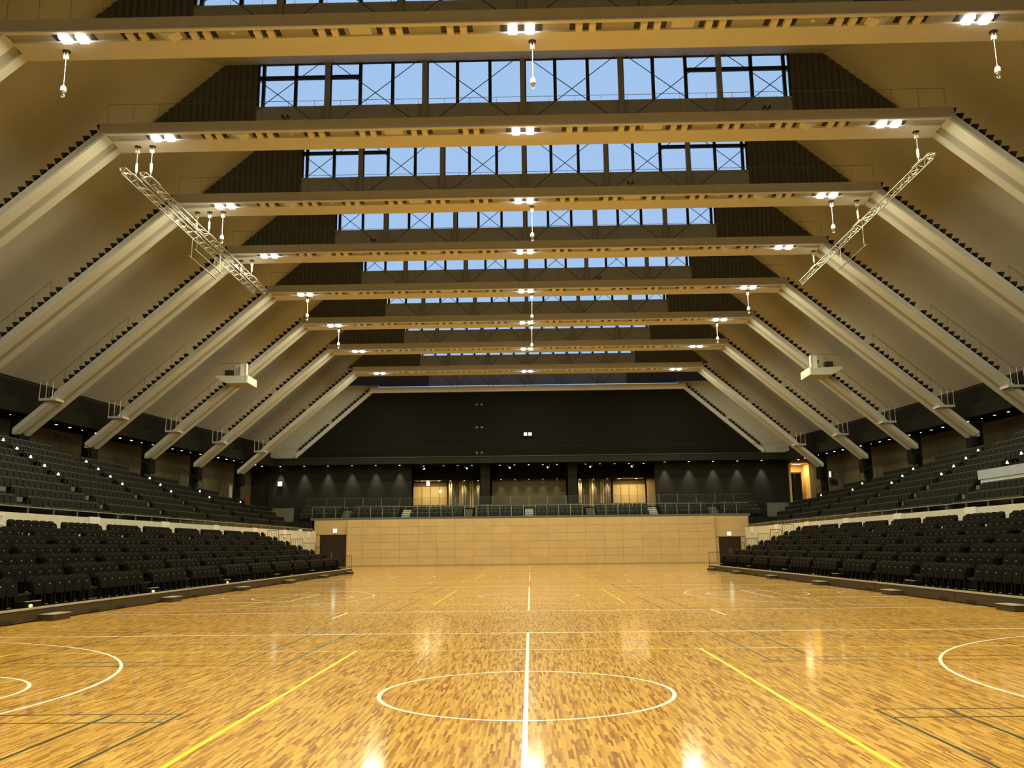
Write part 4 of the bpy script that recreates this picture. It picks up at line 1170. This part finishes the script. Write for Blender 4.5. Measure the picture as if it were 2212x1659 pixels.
# ================================================================== CORNER DETAILS
# lit glazed doorway beyond the dark end wall
yd = YE + 0.1
MB().box(29.25, 34, yd, yd + 0.3, ZC - 0.1, 10.3).build('wall_corner_b', M_OLIVE)['kind'] = 'structure'
MB().box(-34, -27.3, yd, yd + 0.3, ZC - 0.1, 10.3).build('wall_corner_a', M_DARK)['kind'] = 'structure'
dp = MB().box(26.9, 27.15, yd - 0.05, yd + 2.6, ZC, 10.15).box(29.05, 29.3, yd - 0.05, yd + 2.6, ZC, 10.15).box(26.9, 29.3, yd - 0.05, yd + 2.6, 9.95, 10.2).build('door_3', M_GOLD); tag(dp, kind='structure')
MB().box(26.9, 29.3, yd + 2.5, yd + 2.6, ZC, 10.1).build('back_panel', M_GOLD, dp)
MB().box(27.2, 28.6, yd + 1.2, yd + 1.25, ZC, 9.1).build('door_leaf', M_FRAME, dp)
for x0, x1 in ((27.3, 27.85), (27.95, 28.5)):
    MB().box(x0, x1, yd + 1.18, yd + 1.19, ZC + 0.1, 9.0).build('pane', M_BAL, dp)
e = empty('doorway_lamp', (28.1, yd + 0.9, 9.9)); MB().box(-0.4, 0.4, -0.2, 0.2, 0, 0.04).build('frame', M_WHITEP, e); MB().box(-0.36, 0.36, -0.17, 0.17, -0.01, 0).build('lens', M_SPOT, e)
area('doorway_lamp_light', (0, 0, -0.05), 0.7, 0.3, 90, (1, 0.74, 0.36), parent=e)
tag(e, 'warm lamp above the gold lit doorway beside the dark end wall', 'lamp')
exit_sign(-26.0, YE - 0.12, 8.42, 0.42, 0.42, 'bright exit sign on the dark wall in the corner, twin-truss side')
# wall pieces on the concourse walls
def onwall(y, s): return s * (Xfoot(min(y, 90)) + 2.46)
o = MB().box(-0.02, 0.02, -0.5, 0.5, 0, 1.3).build('wall_poster', M_CONC2, None, (onwall(86.4, -1), 86.4, 6.75)); tag(o, 'blank white notice sheet on the olive concourse wall', 'poster')
o = MB().box(-0.12, 0.12, -0.3, 0.3, 0, 0.9).build('fire_hose_cabinet', M_RED, None, (onwall(89.4, -1) + 0.1, 89.4, 6.0)); tag(o, 'red fire hose cabinet on the olive concourse wall', 'cabinet')
e = empty('emergency_lamp', (onwall(86.0, 1) - 0.15, 86.0, 8.35)); MB().box(-0.1, 0.04, -0.22, 0.22, -0.3, 0.3).build('housing', M_WHITEP, e); MB().box(-0.11, -0.1, -0.18, 0.18, -0.26, 0.26).build('lit_face', M_EXITW, e); tag(e, 'small white emergency lamp on the olive concourse wall', 'lamp')
e = empty('wall_monitor', (onwall(85.8, 1) - 0.1, 85.8, 7.35)); MB().box(-0.06, 0.0, -0.75, 0.75, 0, 0.5).build('screen', M_BLACK, e); MB().box(0.0, 0.12, -0.1, 0.1, 0.15, 0.35).build('bracket', M_RAIL, e); tag(e, 'dark flat monitor below the emergency lamp, concourse wall', 'monitor')

# small cameras clamped on the beam tops
for i, x in ((1, -11.0), (1, 11.2), (2, 5.8), (3, -9.6), (4, 5.2), (5, 4.6)):
    e = empty('surveillance_camera', (x, YF[i] + 0.3, ZF[i] + 0.58))
    MB().box(-0.32, 0.32, -0.05, 0.05, 0.0, 0.06).build('bracket', M_CAP, e)
    MB().tube((0, 0, 0.05), (0, 0, 0.28), 0.03).build('post', M_CAP, e)
    for dx in (-0.12, 0.12):
        MB().tube((dx, -0.14, 0.30), (dx, 0.10, 0.34), 0.065, 8).build('camera_head', M_CAP, e)
    tag(e, 'small dark twin camera on top of the %s%s' % (beam_word(i), ', ' + SIDE[1 if x > 0 else -1] if i == 1 else ''), 'camera')
